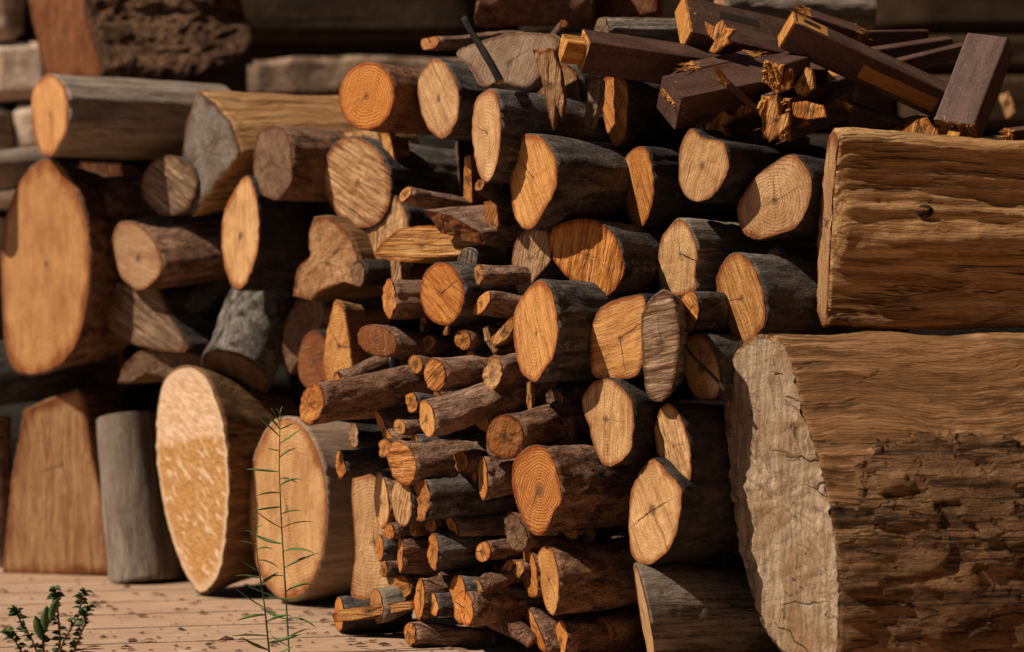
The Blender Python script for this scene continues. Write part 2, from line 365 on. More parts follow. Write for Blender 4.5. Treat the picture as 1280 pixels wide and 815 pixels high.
def lg(pts, d, label, name='log', cat=None, tone='orange', face='saw', bark='gray', fy=None, fp=0, ax=None, ap=0, L=.34,
       tp=.88, sharp=False, saw=None, rim=.975, amp=.0025, bend=(0, 0), N=64, **kw):
    xs = [p[0] for p in pts]; ys = [p[1] for p in pts]
    ratio = (max(xs) - min(xs)) / (max(ys) - min(ys))
    if name == 'branch' and not kw.get('straight'):
        rs = random.Random(int(pts[0][0] * 7 + pts[0][1] * 13))
        if ap == 0: ap = rs.uniform(-5, 8)
        if bend == (0, 0): bend = (rs.uniform(-.02, .02), rs.uniform(-.02, .03))
        if amp == .0025: amp = .0048
        kw.setdefault('knots', rs.choice((0, 1, 2)))
    if fy is None: fy = min(72, max(28, math.degrees(math.acos(min(.98, ratio)))))
    if ax is None: ax = min(fy, 44) if name != 'branch' else min(fy, 58)
    cx, cy = sum(xs) / len(xs), sum(ys) / len(ys)
    C = W(cx, cy, d)
    nrm = Vector((-math.sin(R(fy)) * math.cos(R(fp)), -math.cos(R(fy)) * math.cos(R(fp)), math.sin(R(fp))))
    axis = Vector((math.sin(R(ax)) * math.cos(R(ap)), math.cos(R(ax)) * math.cos(R(ap)), math.sin(R(ap))))
    upv = Vector((0, 0, 1)); ly = upv.cross(axis).normalized(); lz = axis.cross(ly)
    cam0 = Vector((0, 0, EYE)); yz = []
    sd = CNT[0] * 3.7
    for k, p in enumerate(resample(pts, N, sharp)):
        j = .9 if not sharp else .5
        q = (p[0] + j * noise.noise(Vector((p[0] * .11, p[1] * .11, sd))) * 1.3, p[1] + j * noise.noise(Vector((p[1] * .11, p[0] * .11, sd + 9))) * 1.3)
        r = ray(*q); t = (C - cam0).dot(nrm) / r.dot(nrm)
        v = cam0 + r * t - C
        # slide along the axis to x=0
        yz.append((v.dot(ly), v.dot(lz)))
    area = sum(yz[i][0] * yz[(i + 1) % N][1] - yz[(i + 1) % N][0] * yz[i][1] for i in range(N))
    if area < 0: yz.reverse()
    nl = Vector((nrm.dot(axis), nrm.dot(ly), nrm.dot(lz)))
    if saw is None: saw = random.choice((95, 80, 110, 70, 125, 60))
    return core(C, axis, yz, nl, L, name, label, cat or {'log': 'log', 'branch': 'branch', 'split_log': 'firewood'}.get(name, name.replace('_', ' ')), tone, face, bark, saw, rim, tp, amp, bend, N, **kw)

def st(a, b, r0, r1, label, name='branch', cat=None, tone='orange', face='rough', bark='twig', ob=(0, 0), flat=1.0, bend=(.008, .012), amp=.002, N=40, rim=.93, saw=80, **kw):
    """round stick from a=(px,py,d) to b, radii in photo pixels"""
    A, B = W(*a), W(*b); axis = (B - A); L = axis.length; axis.normalize()
    up = Vector((0, 0, 1)) if abs(axis.z) < .85 else Vector((0, -1, 0))
    rr = r0 * a[2] / FPX; ph = random.random() * 9
    yz = [((1 + .07 * math.sin(2 * t + ph) + .04 * math.sin(3 * t + ph * 2)) * rr * math.cos(t), flat * (1 + .05 * math.sin(2 * t + ph)) * rr * math.sin(t)) for t in [k * math.tau / N for k in range(N)]]
    nl = Vector((-1, ob[0], ob[1]))
    return core(A, axis, yz, nl, L, name, label, cat or {'log': 'log', 'branch': 'branch', 'split_log': 'firewood'}.get(name, name.replace('_', ' ')), tone, face, bark, saw, rim, r1 / r0 * b[2] / a[2], amp, bend, N, **kw)


# ---------------------------------------------------------------- floor, wall
def floor_mat():
    b = NB('floor_boards'); b.base(); co = b.raw
    sp = b.n('SeparateXYZ', None, i0=co)
    rotc = b.n('VectorRotate', {'rotation_type': 'Z_AXIS'}, Vector=co, Angle=R(-12)).outputs[0]
    s2 = b.n('SeparateXYZ', None, i0=rotc)
    v = b.math('ADD', b.math('MULTIPLY', s2.outputs[1], 1 / .16), b.math('MULTIPLY', b.noise(co, 1.3, 2), .06))
    fr = b.math('FRACT', v); pid = b.math('FLOOR', v)
    gap = b.ramp(b.math('ADD', b.math('ABSOLUTE', b.math('SUBTRACT', fr, .5)), b.math('MULTIPLY', b.math('SUBTRACT', b.noise(co, 26, 4, .7), .5), .05)), .470, .49, 0, 1)
    pn = b.n('TexWhiteNoise', {'noise_dimensions': '1D'}, W=pid).outputs[0]
    g = b.noise(b.vec((9, 45, 1), rotc), 1.0, 6, .7, .6)
    g2 = b.noise(b.vec((30, 340, 1), rotc), 1.0, 3, .6)
    big = b.noise(co, 7, 5, .65)
    pale = b.noise(b.vec((5, 14, 1), rotc), 1.0, 5, .7)
    col = b.mix(b.ramp(g, .25, .75), (.32, .20, .13), (.47, .32, .22))
    col = b.mix(b.math('MULTIPLY', pn, .35), col, (.36, .21, .13))
    col = b.mix(b.ramp(big, .5, .72, 0, .6), col, (.26, .155, .10))
    col = b.mix(b.ramp(pale, .60, .70, 0, .7), col, (.60, .47, .37))
    col = b.mix(b.ramp(g2, .56, .75, 0, .3), col, (.20, .12, .08))
    col = b.mix(b.math('MULTIPLY', gap, .9), col, (.05, .03, .02))
    sp2 = b.noise(co, 60, 4, .7)
    col = b.mix(b.ramp(sp2, .62, .70, 0, .7), col, (.12, .065, .04))
    h = b.math('SUBTRACT', b.math('ADD', b.math('MULTIPLY', g, .5), b.math('ADD', b.math('MULTIPLY', g2, .15), b.math('MULTIPLY', sp2, .4))), b.math('MULTIPLY', gap, 1.2))
    return b.finish(col, h, .004, .85)
me_f = mesh_obj('boarded_floor', [(-60, -8, 0), (60, -8, 0), (60, 400, 0), (-60, 400, 0)], [(0, 1, 2, 3)], floor_mat(), smooth=False)
me_f['kind'] = 'structure'

M_SKYBLOCK = None
def wallmat(name, c1, c2, c3, amp=.004):
    b = NB(name); b.base()
    n1 = b.noise(b.co, 16, 6, .65, .4); n2 = b.noise(b.vec((3, 3, 60)), 1.0, 4, .6); n3 = b.noise(b.co, 120, 4, .7)
    col = b.mix(b.ramp(n1, .36, .64), c1, c2); col = b.mix(b.ramp(n2, .5, .68), col, c3)
    col = b.mix(b.ramp(n3, .5, .75, 0, .5), col, b.mix(1.0, col, (.5, .4, .33), 'MULTIPLY'))
    return b.finish(col, b.math('ADD', n1, b.math('MULTIPLY', n3, .4)), amp, .9)
M_STONE = wallmat('pale_stone', (.42, .30, .22), (.62, .47, .36), (.34, .22, .15), .008)
M_LEDGE = wallmat('dusty_ledge_stone', (.12, .075, .05), (.40, .27, .18), (.17, .11, .07), .012)
M_BEAM = wallmat('dark_stained_timber', (.034, .019, .010), (.062, .036, .018), (.022, .012, .007), .003)
M_JOINT = wallmat('dark_joint', (.02, .014, .01), (.03, .02, .014), (.015, .01, .008), .002)
def rbox(x0, x1, y0, y1, z0, z1, bev=.012, jit=.004, seg=6):
    """bevelled block with slightly uneven faces"""
    bm = bmesh.new(); bmesh.ops.create_cube(bm, size=1)
    for v in bm.verts: v.co = Vector(((x0 + x1) / 2 + v.co.x * (x1 - x0), (y0 + y1) / 2 + v.co.y * (y1 - y0), (z0 + z1) / 2 + v.co.z * (z1 - z0)))
    bmesh.ops.bevel(bm, geom=list(bm.edges), offset=bev, segments=2, affect='EDGES')
    bmesh.ops.subdivide_edges(bm, edges=[e for e in bm.edges if e.calc_length() > .05], cuts=seg, use_grid_fill=True)
    for v in bm.verts:
        v.co += Vector((noise.noise(v.co * 9), noise.noise(v.co * 9 + Vector((5, 0, 0))), noise.noise(v.co * 9 + Vector((0, 7, 0))))) * jit
    me = bpy.data.meshes.new('block'); bm.to_mesh(me); bm.free()
    me.polygons.foreach_set('use_smooth', [True] * len(me.polygons))
    return me
wall = link(bpy.data.objects.new('block_wall', None)); wall.location = (0, 4.95, 0)
tag(wall, 'wall of pale stone blocks and dark timber beams behind the woodpile', 'wall')
def wpart(nm, px0, px1, py0, py1, m, dy=0.0, **k):
    a, b_ = W(px0, py1, 4.95), W(px1, py0, 4.95)
    me = rbox(a.x, b_.x, dy, dy + .25, a.z, b_.z, **k); me.materials.append(m)
    o = bpy.data.objects.new(nm, me); link(o, wall); return o
for (x0, x1, y0, y1) in [(-260, -110, -40, 47), (-104, 24, -40, 47), (-200, -20, 54, 122), (-14, 64, 52, 122), (-150, 10, 129, 190), (16, 150, 128, 190), (-180, 60, 197, 262),
                         (310, 600, 72, 120), (66, 200, 197, 262), (-150, 4, 269, 330), (10, 150, 269, 330)]:
    wpart('stone_block', x0, x1, y0, y1, M_LEDGE if x0 == 310 else M_STONE, bev=.014, jit=.010 if x0 == 310 else .012, seg=24 if x0 == 310 else 6)
for (x0, x1, y0, y1, dy) in [(30, 640, -60, 46, .05), (646, 1075, -60, 44, .05), (1081, 1700, -60, 36, .05), (606, 1700, 44, 88, .0), (606, 1120, 94, 160, 0.0), (1126, 1700, 96, 160, -.02), (606, 1700, 166, 240, 0)]:
    wpart('timber_beam', x0, x1, y0, y1, M_BEAM, dy, bev=.008, jit=.006)
wpart('backing', -420, 1750, -1900, 655, M_JOINT, .09, bev=.01, jit=.002)  # extended far above the view to block sky light

# unseen dark walls, added behind and right of the viewer to block sky light
M_SKYBLOCK = wallmat('dark_sky_block', (.020, .013, .009), (.035, .022, .014), (.015, .010, .007), .003)
bme = rbox(-3.0, 12.0, -2.6, -2.3, 0.0, 11.0, bev=.02, jit=.01); bme.materials.append(M_SKYBLOCK)
bo = link(bpy.data.objects.new('sky_block_wall', bme)); bo['kind'] = 'structure'
bme = rbox(3.2, 3.5, -2.2, 7.0, 0.0, 11.0, bev=.02, jit=.01); bme.materials.append(M_SKYBLOCK)
bo = link(bpy.data.objects.new('sky_block_side_wall', bme)); bo['kind'] = 'structure'

# ---------------------------------------------------------------- painted broken lumber
def paint_mat():
    b = NB('maroon_painted_timber'); b.base()
    n1 = b.noise(b.vec((14, 40, 40)), 1.0, 5, .65); n2 = b.noise(b.co, 260, 3, .6); n3 = b.noise(b.vec((6, 120, 120)), 1.0, 3, .6)
    at = b.n('Attribute', {'attribute_name': 'rim'}).outputs['Fac']
    chip = b.ramp(b.math('ADD', b.noise(b.vec((60, 110, 110)), 1.0, 4, .7), b.math('MULTIPLY', at, .16)), .78, .80)
    col = b.mix(b.ramp(n1, .35, .65), (.055, .026, .018), (.095, .050, .038))
    col = b.mix(b.ramp(n2, .50, .75, 0, .5), col, (.17, .115, .095))
    col = b.mix(chip, col, (.50, .22, .07))
    h = b.math('ADD', b.math('MULTIPLY', n3, .4), b.math('ADD', b.math('MULTIPLY', n2, .25), b.math('MULTIPLY', chip, -1.0)))
    return b.finish(col, h, .0012, .5)
M_PAINT = paint_mat()
M_FRESH = split('freshly_broken_wood', (.38, .15, .032), (.62, .30, .085), (.48, .20, .05), amp=.002, sc=1.8, dark=.5)
def frame(A, B, roll=0):
    ax = (B - A).normalized(); up = Vector((0, 0, 1)); ly = up.cross(ax).normalized(); lz = ax.cross(ly)
    m = Matrix(((ax.x, ly.x, lz.x, A.x), (ax.y, ly.y, lz.y, A.y), (ax.z, ly.z, lz.z, A.z), (0, 0, 0, 1)))
    return m @ Matrix.Rotation(R(roll), 4, 'X')
def prism(profile, x0, x1, rings, fx=None, cap=True):
    vs, fs = [], []; n = len(profile)
    for i in range(rings + 1):
        u = i / rings
        for y, z in profile:
            q = (x0 + (x1 - x0) * u, y, z); vs.append(fx(u, *q) if fx else q)
    for i in range(rings):
        for j in range(n):
            fs.append((i * n + j, i * n + (j + 1) % n, (i + 1) * n + (j + 1) % n, (i + 1) * n + j))
    if cap: fs.append(tuple(range(n))[::-1]); fs.append(tuple(rings * n + j for j in range(n)))
    return vs, fs
def rprof(w, h, r=.0035, s=3):
    out = []
    for sx, sz, a0 in ((1, 1, 0), (-1, 1, 90), (-1, -1, 180), (1, -1, 270)):
        for k in range(s + 1):
            a = R(a0 + 90 * k / s); out.append((sx * (w / 2 - r) + r * math.cos(a), sz * (h / 2 - r) + r * math.sin(a)))
    return out
def jag(w, h, depth, seed, n=26, dirx=-1, x0=0.0, power=1.5):
    """splintered end: a grid pulled out into uneven fibres"""
    vs, fs = [], []
    for i in range(n + 1):
        for j in range(n + 1):
            y, z = (i / n - .5) * w * .97, (j / n - .5) * h * .97
            e = .5 + .5 * noise.noise(Vector((y * 90, z * 24, seed))) + .55 * noise.noise(Vector((y * 380, z * 70, seed + 4)))
            e = .35 * e + .75 * noise.cell(Vector((i * .36 + seed, j * .21, seed))) * (.4 + .6 * abs(noise.noise(Vector((y * 40, z * 40, seed + 9)))) * 2)
            if i in (0, n) or j in (0, n): e *= .35
            vs.append((x0 + dirx * depth * max(0, e) ** power, y, z))
    for i in range(n):
        for j in range(n):
            a = i * (n + 1) + j; fs.append((a, a + 1, a + n + 2, a + n + 1))
    rn = random.Random(int(seed * 10))
    for q in range(12):
        y, z = rn.uniform(-.45, .45) * w, rn.uniform(-.45, .45) * h; ln = depth * rn.uniform(.7, 1.9); r = rn.uniform(.0008, .0022); m0 = len(vs)
        for a_ in range(4): vs.append((x0, y + r * math.cos(a_ * 1.57) * 1.4, z + r * math.sin(a_ * 1.57)))
        vs.append((x0 + dirx * ln, y + rn.uniform(-.3, .3) * ln, z + rn.uniform(-.3, .3) * ln))
        for a_ in range(4): fs.append((m0 + a_, m0 + (a_ + 1) % 4, m0 + 4))
    m = len(vs)   # closed behind
    for (i, j) in ((0, 0), (n, 0), (n, n), (0, n)): vs.append((x0 - dirx * .004, (i / n - .5) * w * .97, (j / n - .5) * h * .97))
    fs.append((m, m + 1, m + 2, m + 3))
    e0 = [i * (n + 1) for i in range(n + 1)]; fs.append(tuple(e0) + (m + 1, m))
    e1 = [n * (n + 1) + j for j in range(n + 1)]; fs.append(tuple(e1) + (m + 2, m + 1))
    e2 = [i * (n + 1) + n for i in range(n, -1, -1)]; fs.append(tuple(e2) + (m + 3, m + 2))
    e3 = [j for j in range(n, -1, -1)]; fs.append(tuple(e3) + (m, m + 3))
    return vs, fs
LUM = 'broken painted lumber heaped on top of the pile'
def beam(a, b, wpx, hpx, label, roll=0, end='jag', jd=.02, name='broken_timber', cat='timber', end2=None, bow=0.0, extra=()):
    CNT[0] += 1; A, B = W(*a), W(*b); L = (B - A).length
    root = link(bpy.data.objects.new(name, None)); root.matrix_world = frame(A, B, roll); root.empty_display_size = .02
    tag(root, label, cat, LUM); w_, h_ = wpx * a[2] / FPX, hpx * a[2] / FPX; sd = CNT[0] * 3.3
    pr = rprof(w_, h_)
    def fx(u, x, y, z):
        e = noise.noise(Vector((x * 12, y * 20, z * 20 + sd))) * .0035
        return (x, y * (1 + e * 8), z * (1 + e * 8) + bow * math.sin(u * math.pi))
    vs, fs = prism(pr, 0, L, 30, fx)
    at = [1.0 - min(1, v[0] / .05) * .7 for v in vs]
    mesh_obj('painted_body', vs, fs, M_PAINT, root, attr=at, smooth=False)
    if end == 'jag':
        vs, fs = jag(w_, h_, jd, sd); mesh_obj('broken_end', vs, fs, M_FRESH, root, smooth=False)
    if end == 'cracked':
        vs, fs = prism(rprof(w_ * .99, h_ * .99), -.003, 0, 2); mesh_obj('painted_end', vs, fs, M_PAINT, root, attr=[.7] * len(vs), smooth=False)
        vs, fs = jag(w_ * .75, h_ * .14, .006, sd, x0=-.003); o_ = mesh_obj('split_gap', vs, fs, M_FRESH, root, smooth=False); o_.location = (0, .003, h_ * .12)
    if end == 'raw':
        vs, fs = prism(rprof(w_ * .98, h_ * .98, .002), -.004, .0, 2); mesh_obj('sawn_end', vs, fs, M_FRESH, root, smooth=False)
    if end == 'tenon':
        vs, fs = jag(w_, h_, .004, sd); mesh_obj('broken_end', vs, fs, M_FRESH, root, smooth=False)
        vs, fs = prism(rprof(w_ * (.62 if jd > .015 else .3), h_ * (.66 if jd > .015 else .34), .002), -.034 * min(1, jd / .016), -.001, 6, lambda u, x, y, z: (x + .004 * noise.noise(Vector((y * 200, z * 200, sd))), y, z))
        mesh_obj('tenon', vs, fs, M_FRESH, root, smooth=False)
    if end2 == 'jag':
        vs, fs = jag(w_, h_, jd, sd + 2, dirx=1, x0=L); mesh_obj('broken_end', vs, fs, M_FRESH, root, smooth=False)
    for nm, x0, x1, y, z, ww, hh, m in extra:     # inset or raised pieces, in metres in the timber's frame
        vs, fs = prism(rprof(ww, hh, min(ww, hh) * .3), x0, x1, 6, lambda u, x, yy, zz: (x, yy + y, zz + z))
        mesh_obj(nm, vs, fs, m, root, smooth=False)
    return root, w_, h_, L
M_HOLE = M_JOINT

# ---------------------------------------------------------------- the two big logs on the right
def r1_relief(t, y, z):
    q = z + .10 * t + .015 * noise.noise(Vector((t * 4, 1.0, 2.0)))
    up_ = max(0.0, min(1.0, (.15 - q) / .14)); dn = max(0.0, min(1.0, (.005 - q) / .16))
    ridge = (.026 * up_ - .046 * dn) * max(0, min(1, .5 - y * 14))
    return ridge + .010 * noise.noise(Vector((t * 2.2, y * 12, z * 24 + 3))) + .006 * noise.noise(Vector((t * 5, y * 30, z * 70))) + .003 * abs(noise.noise(Vector((t * 9, y * 80, z * 170))))
big1 = lg([(1043, 160), (1049, 172), (1042, 245), (1038, 320), (1034, 408), (1029, 411), (1022, 392), (1022, 300), (1029, 225), (1036, 172)], 2.95,
   'huge split log with a dark knot lying on top of the largest log', name='split_log', tone='tan', face='check', bark='split_tan', fy=80, ax=88, ap=-1.5, L=.62, tp=.86,
   sharp=True, amp=.004, N=200, res=.006, relief=r1_relief, saw=90)
knot = mesh_obj('knot', *prism(E(0, 0, .013, .010)[:], 0, .012, 4, lambda u, x, y, z: (x, y * (1 - .35 * u), z * (1 - .35 * u))), WOOD['rough'], smooth=True)
knot.parent = big1; knot.color = (.05, .03, .02, .2)
bpy.context.view_layer.update()
def hit(px, py):
    ok, loc, *_ = S.ray_cast(bpy.context.evaluated_depsgraph_get(), Vector((0, 0, EYE)), ray(px, py).normalized())
    return loc if ok else W(px, py, 3.0)
kp = big1.matrix_world.inverted() @ hit(1156, 264)
knot.location = kp; knot.rotation_euler = (0, 0, R(90))
def r2_bare(t, y, z):
    lim = .075 + .045 * noise.noise(Vector((t * 7, z * 5, 2.0))) + .016 * noise.noise(Vector((t * 26, z * 20, 5.0))) + .006 * noise.noise(Vector((t * 90, z * 60, 5.0)))
    if t < .05 + .03 * noise.noise(Vector((z * 14, 3.0, 1.0))): lim -= .07
    return z - lim
def r2_relief(t, y, z):
    if r2_bare(t, y, z) > 0: return .003 * noise.noise(Vector((t * 4, y * 40, z * 60)))
    q = Vector((t * 10, y * 14, z * 24)); c = noise.cell(q + Vector((noise.noise(q), noise.noise(q * 1.3 + Vector((4, 0, 0))), noise.noise(q * 1.1 + Vector((0, 9, 0))))) * 1.3)
    return .003 + .0035 * c + .002 * noise.noise(Vector((t * 20, y * 30, z * 50)))
big2 = lg([(950, 418), (975, 424), (991, 455), (1004, 510), (1021, 560), (1036, 620), (1047, 690), (1050, 760), (1046, 822), (1010, 832), (980, 818), (950, 775), (928, 700), (913, 620), (906, 540), (908, 470), (925, 434)], 2.86,
   'largest log with a pale chipped end and peeling bark, resting on the floor', tone='dry', face='chip', bark='brown', fy=50, ax=81, L=.68, tp=.98, sharp=False, amp=.003, N=220, res=.005,
   relief=r2_relief, side_mats=(('bare', 'plate'), lambda t, y, z: 0 if r2_bare(t, y, z) > 0 else 1), saw=85)

# ---------------------------------------------------------------- right-hand pile, upper part
lg([(650,170),(672,168),(688,184),(697,207),(695,240),(682,262),(665,287),(645,275),(638,235),(639,195)], 3.08, 'grey-barked log with a dark knot in its orange cut end, below the lumber tenon', tone='honey', face='check', bark='gray', L=.36, saw=120)
lg([(790,187),(808,185),(817,215),(817,250),(805,283),(790,281),(779,250),(776,210)], 3.12, 'narrow-faced log between the knotted grey log and the notched log', tone='orange', face='saw', bark='dark', saw=115)
lg([(752,100),(783,100),(785,150),(783,170),(773,184),(763,176),(753,140)], 3.18, 'log with a rounded striped end just under the tenoned painted beam', tone='orange', face='saw', bark='dark', saw=125, fy=52)
lg([(862,160),(880,172),(905,178),(912,205),(904,230),(886,250),(862,250),(850,232),(849,190)], 3.04, 'log with two straight cracks in its end under the broken lumber', tone='pale', face='check', bark='dark', fy=48, saw=70)
lg([(988,192),(1005,203),(1016,226),(1012,255),(996,284),(965,296),(944,300),(928,290),(921,265),(928,243),(952,214)], 3.0, 'wide half-round log end in shadow beside the huge split log', tone='pale', face='smooth', bark='dark', fy=40, saw=95)
lg([(612,110),(621,117),(627,150),(625,190),(617,221),(605,228),(595,205),(590,160),(595,125)], 3.15, 'black-barked log with a tall pale end below the curved bark slab', tone='pale', face='smooth', bark='gray', L=.34, ax=52, saw=95)
lg([(545,72),(562,85),(573,110),(574,140),(565,165),(553,174),(535,160),(525,135),(522,105),(530,85)], 3.3, 'dark-barked log end with radiating cracks, second from the left in the top row', tone='pale', face='check', bark='gray', ax=42, saw=130)
lg(E(459, 120, 35, 43, 5), 3.38, 'round orange log end with clear growth rings, at the left of the top row', tone='orange', face='rings', bark='pine', fy=40, ax=42, L=.30)
lg(E(447, 228, 42, 59, -14), 3.5, 'big pale round log end marked with slanting saw lines', tone='pale', face='groove', bark='gray', fy=42, saw=152, L=.3)
lg([(470,240),(490,240),(508,265),(511,300),(502,325),(470,327),(457,300),(455,270)], 3.46, 'log end with upright grain leaning against the slant-sawn round end', name='split_log', tone='pale', face='groove', bark='gray', fy=44, saw=86, L=.26)
lg([(705,277),(742,274),(765,290),(780,322),(778,350),(757,373),(730,362),(702,340),(688,315),(687,290)], 3.06, 'log end scored with deep upright saw grooves, half bright orange', tone='orange', face='groove', bark='gray', fy=40, ax=40, saw=78, L=.36)
lg([(850,272),(862,285),(872,312),(870,345),(868,365),(828,366),(823,312),(835,285)], 3.05, 'flat-bottomed pale log end right of the deeply grooved end', name='split_log', tone='pale', face='check', bark='ridge', fy=46, saw=85)
lg([(655,288),(684,286),(690,320),(672,347),(650,372),(641,340),(642,310)], 3.14, 'pale furrowed piece wedged between the grooved end and the branches', name='split_log', tone='tan', face='groove', bark='gray', fy=40, saw=75, L=.25)
lg([(672,350),(688,360),(698,398),(695,440),(680,465),(668,479),(650,462),(642,420),(646,380)], 3.0, 'large many-sided bright log end left of the Y-cracked end', tone='honey', face='saw', bark='gray', saw=112, L=.36, ax=46)
lg([(795,368),(808,376),(806,430),(802,460),(790,473),(745,473),(738,440),(740,405),(756,380)], 2.95, 'squarish log end split by a dark Y-shaped crack', tone='honey', face='check', bark='dark', fy=38, saw=15)
lg([(825,363),(840,368),(848,400),(849,440),(840,485),(825,503),(808,490),(803,440),(803,390)], 2.89, 'weathered grey slab end standing upright between two orange ends', name='split_log', tone='weather', face='groove', bark='ridge', fy=40, ax=14, L=.12, saw=12)
lg(E(861, 391, 13, 27, 6), 2.97, 'small orange oval end right of the weathered grey slab', tone='orange', face='groove', bark='gray', fy=50, saw=140, L=.30)
lg([(868,417),(885,425),(898,452),(901,488),(890,505),(871,500),(856,470),(853,435)], 2.94, 'oval log end crossed by a thin twig, left of the largest log', tone='pale', face='smooth', bark='gray', fy=52, saw=95, L=.30)
lg([(915,316),(935,322),(950,350),(957,380),(955,410),(930,433),(914,420),(900,380),(896,345)], 2.99, 'log end with rough bark on top, resting against the huge split log', tone='honey', face='saw', bark='gray', fy=50, ax=60, saw=115, L=.30)
st((968, 326, 3.10), (1110, 330, 3.22), 18, 17, 'ridged grey log tucked behind the huge split log', name='log', bark='ridge', tone='tan')
lg([(745,475),(765,474),(790,500),(792,545),(785,570),(762,585),(747,570),(735,530),(727,505),(733,487)], 2.95, 'angular pale log end with ragged dark bark, under the Y-cracked end', tone='pale', face='saw', bark='dark', saw=88, amp=.005, L=.34)
lg([(830,505),(846,510),(860,545),(865,590),(858,612),(840,600),(823,570),(818,535)], 2.90, 'log end with deep slanting grooves under the weathered grey slab', tone='pale', face='groove', bark='dark', fy=46, saw=108, L=.34)
lg([(818,572),(836,590),(853,612),(848,660),(835,690),(810,707),(790,695),(786,650),(790,610),(803,585)], 2.90, 'tall pale log end crossed by long cracks, left of the largest log', tone='pale', face='check', bark='dark', fy=52, saw=120, L=.36)
lg([(668,556),(688,565),(700,600),(703,628),(693,640),(684,663),(668,669),(650,642),(640,605),(645,572)], 2.97, 'rough forked log with strong round growth rings in its end', tone='orange', face='rings', bark='brown', fy=48, ax=50, amp=.006, L=.28, knots=3)
st((712, 566, 3.10), (710, 514, 3.08), 20, 17, 'stub of a side branch rising behind the log with round rings', tone='brown', bark='brown')
st((713, 664, 3.02), (780, 612, 3.10), 13, 22, 'snapped side branch with a broken hollow end, right of the ringed log', tone='orange', bark='brown', amp=.004)
lg([(685,681),(695,697),(700,735),(694,768),(684,762),(674,725),(672,695)], 2.98, 'brown rough-barked log with a narrow smooth end, below the snapped branch', tone='honey', face='smooth', bark='brown', amp=.005, ax=56, saw=95, L=.34)
st((806, 772, 2.93), (990, 768, 3.10), 66, 60, 'furrowed grey log lying on the floor beside the largest log', name='log', tone='pale', face='saw', bark='ridge', ob=(.66, -.28), amp=.004, res=.005, N=110, saw=100, bend=(0, 0), rim=.96, knots=1)
lg(E(701, 800, 9, 25, 4), 3.0, 'short knobbly branch on the floor left of the furrowed grey log', name='branch', bark='brown', face='smooth', L=.22, knots=2, ax=62)
lg([(650,748),(656,752),(672,780),(684,812),(678,814),(662,790)], 3.03, 'rough log with a thin edge-on orange end near the floor', tone='orange', bark='brown', ax=62, fy=66, L=.22, amp=.004)
lg([(652,692),(664,688),(672,712),(673,742),(662,746),(653,725)], 3.04, 'shaded orange split end tucked left of the brown rough-barked log', name='split_log', tone='amber', face='smooth', bark='brown', ax=48, L=.2)
lg(E(728, 496, 22, 30, 10), 3.22, 'round end in deep shade behind the angular pale end', tone='tan', bark='dark', fy=38)
lg([(605,252),(621,250),(624,280),(618,309),(607,305)], 3.2, 'narrow orange split stick standing below the tall black-barked log', name='split_log', tone='orange', sharp=True, bark='split_tan', L=.12, fy=30)
lg([(581,195),(589,193),(591,255),(579,255)], 3.3, 'thin orange sliver upright in the dark gap of the top row', name='split_log', tone='orange', sharp=True, bark='split_red', L=.1, fy=30)
st((600, 232, 3.12), (640, 262, 3.2), 8, 11, 'short dark branch stub under the tall black-barked log', bark='dark')
lg([(476,163),(488,165),(498,225),(497,246),(486,240)], 3.48, 'narrow board standing right of the slant-sawn round end', name='split_log', cat='board', tone='honey', sharp=True, bark='split_tan', L=.05, fy=34)
lg([(428,166),(470,160),(478,175),(440,182)], 3.55, 'flat offcut lying across the top of the slant-sawn round end', name='split_log', tone='pale', sharp=True, bark='split_tan', L=.12, fy=34)

# slabs and pieces lying across the top row
lg([(570,66),(600,52),(640,41),(680,42),(702,48),(690,72),(672,100),(660,109),(640,107),(622,103),(606,110),(596,100),(584,82)], 3.24, 'curved taupe slab of bark lying over the top row', name='bark_slab', cat='bark', tone='weather', face='smooth', bark='split_grey', fy=30, fp=20, ax=25, ap=-14, L=.022, tp=1.0, sharp=False, amp=.001)
st((580, 22, 3.14), (622, 108, 3.10), 4.2, 5, 'thin black twig poking up over the bark slab', bark='deep', tone='tan', amp=.0012, N=20)
lg([(665,60),(676,64),(690,58),(700,85),(706,130),(702,150),(697,120),(692,165),(684,135),(676,95)], 3.14, 'splintered strip of bark hanging down beside the tenon', name='bark_strip', cat='bark', tone='tan', face='groove', bark='split_tan', fy=26, L=.014, tp=.9, sharp=True, amp=.001, saw=88)
lg([(736,98),(752,95),(750,130),(741,152),(736,167),(729,160),(733,130)], 3.15, 'ragged weathered bark strip left of the striped log end', name='bark_strip', cat='bark', tone='weather', face='rough', bark='split_grey', fy=26, L=.02, sharp=True, amp=.001, saw=88)
st((700, 125, 3.3), (790, 132, 3.42), 46, 42, 'dark log hidden behind the hanging splinters', name='log', bark='gray', tone='tan')
lg([(748,24),(757,22),(761,36),(757,52),(748,56),(744,42)], 3.3, 'weathered grey log with black cracks above the tenoned beam', tone='weather', face='rough', bark='ridge', ax=80, ap=1, fy=62, L=.2, amp=.003, saw=20)
st((606, -8, 3.65), (746, -2, 3.62), 40, 44, 'red flaky log at the top edge above the bark slab', name='log', bark='pine', tone='red', amp=.006, ob=(0, .2), res=.006)
lg([(735,-60),(822,-60),(822,14),(780,26),(745,28),(735,5)], 3.62, 'smooth reddish plank end at the top edge beside the flaky log', name='split_log', cat='board', tone='red', face='smooth', bark='split_red', sharp=True, fy=15, L=.1)
st((900, 8, 3.6), (1090, 22, 3.66), 24, 22, 'pale crusty-barked log at the top edge behind the lumber', name='log', bark='ash', tone='tan', amp=.006)
st((694, 48, 3.5), (700, 36, 3.42), 8, 5, 'little snapped knot stub on top of the bark slab', bark='brown')
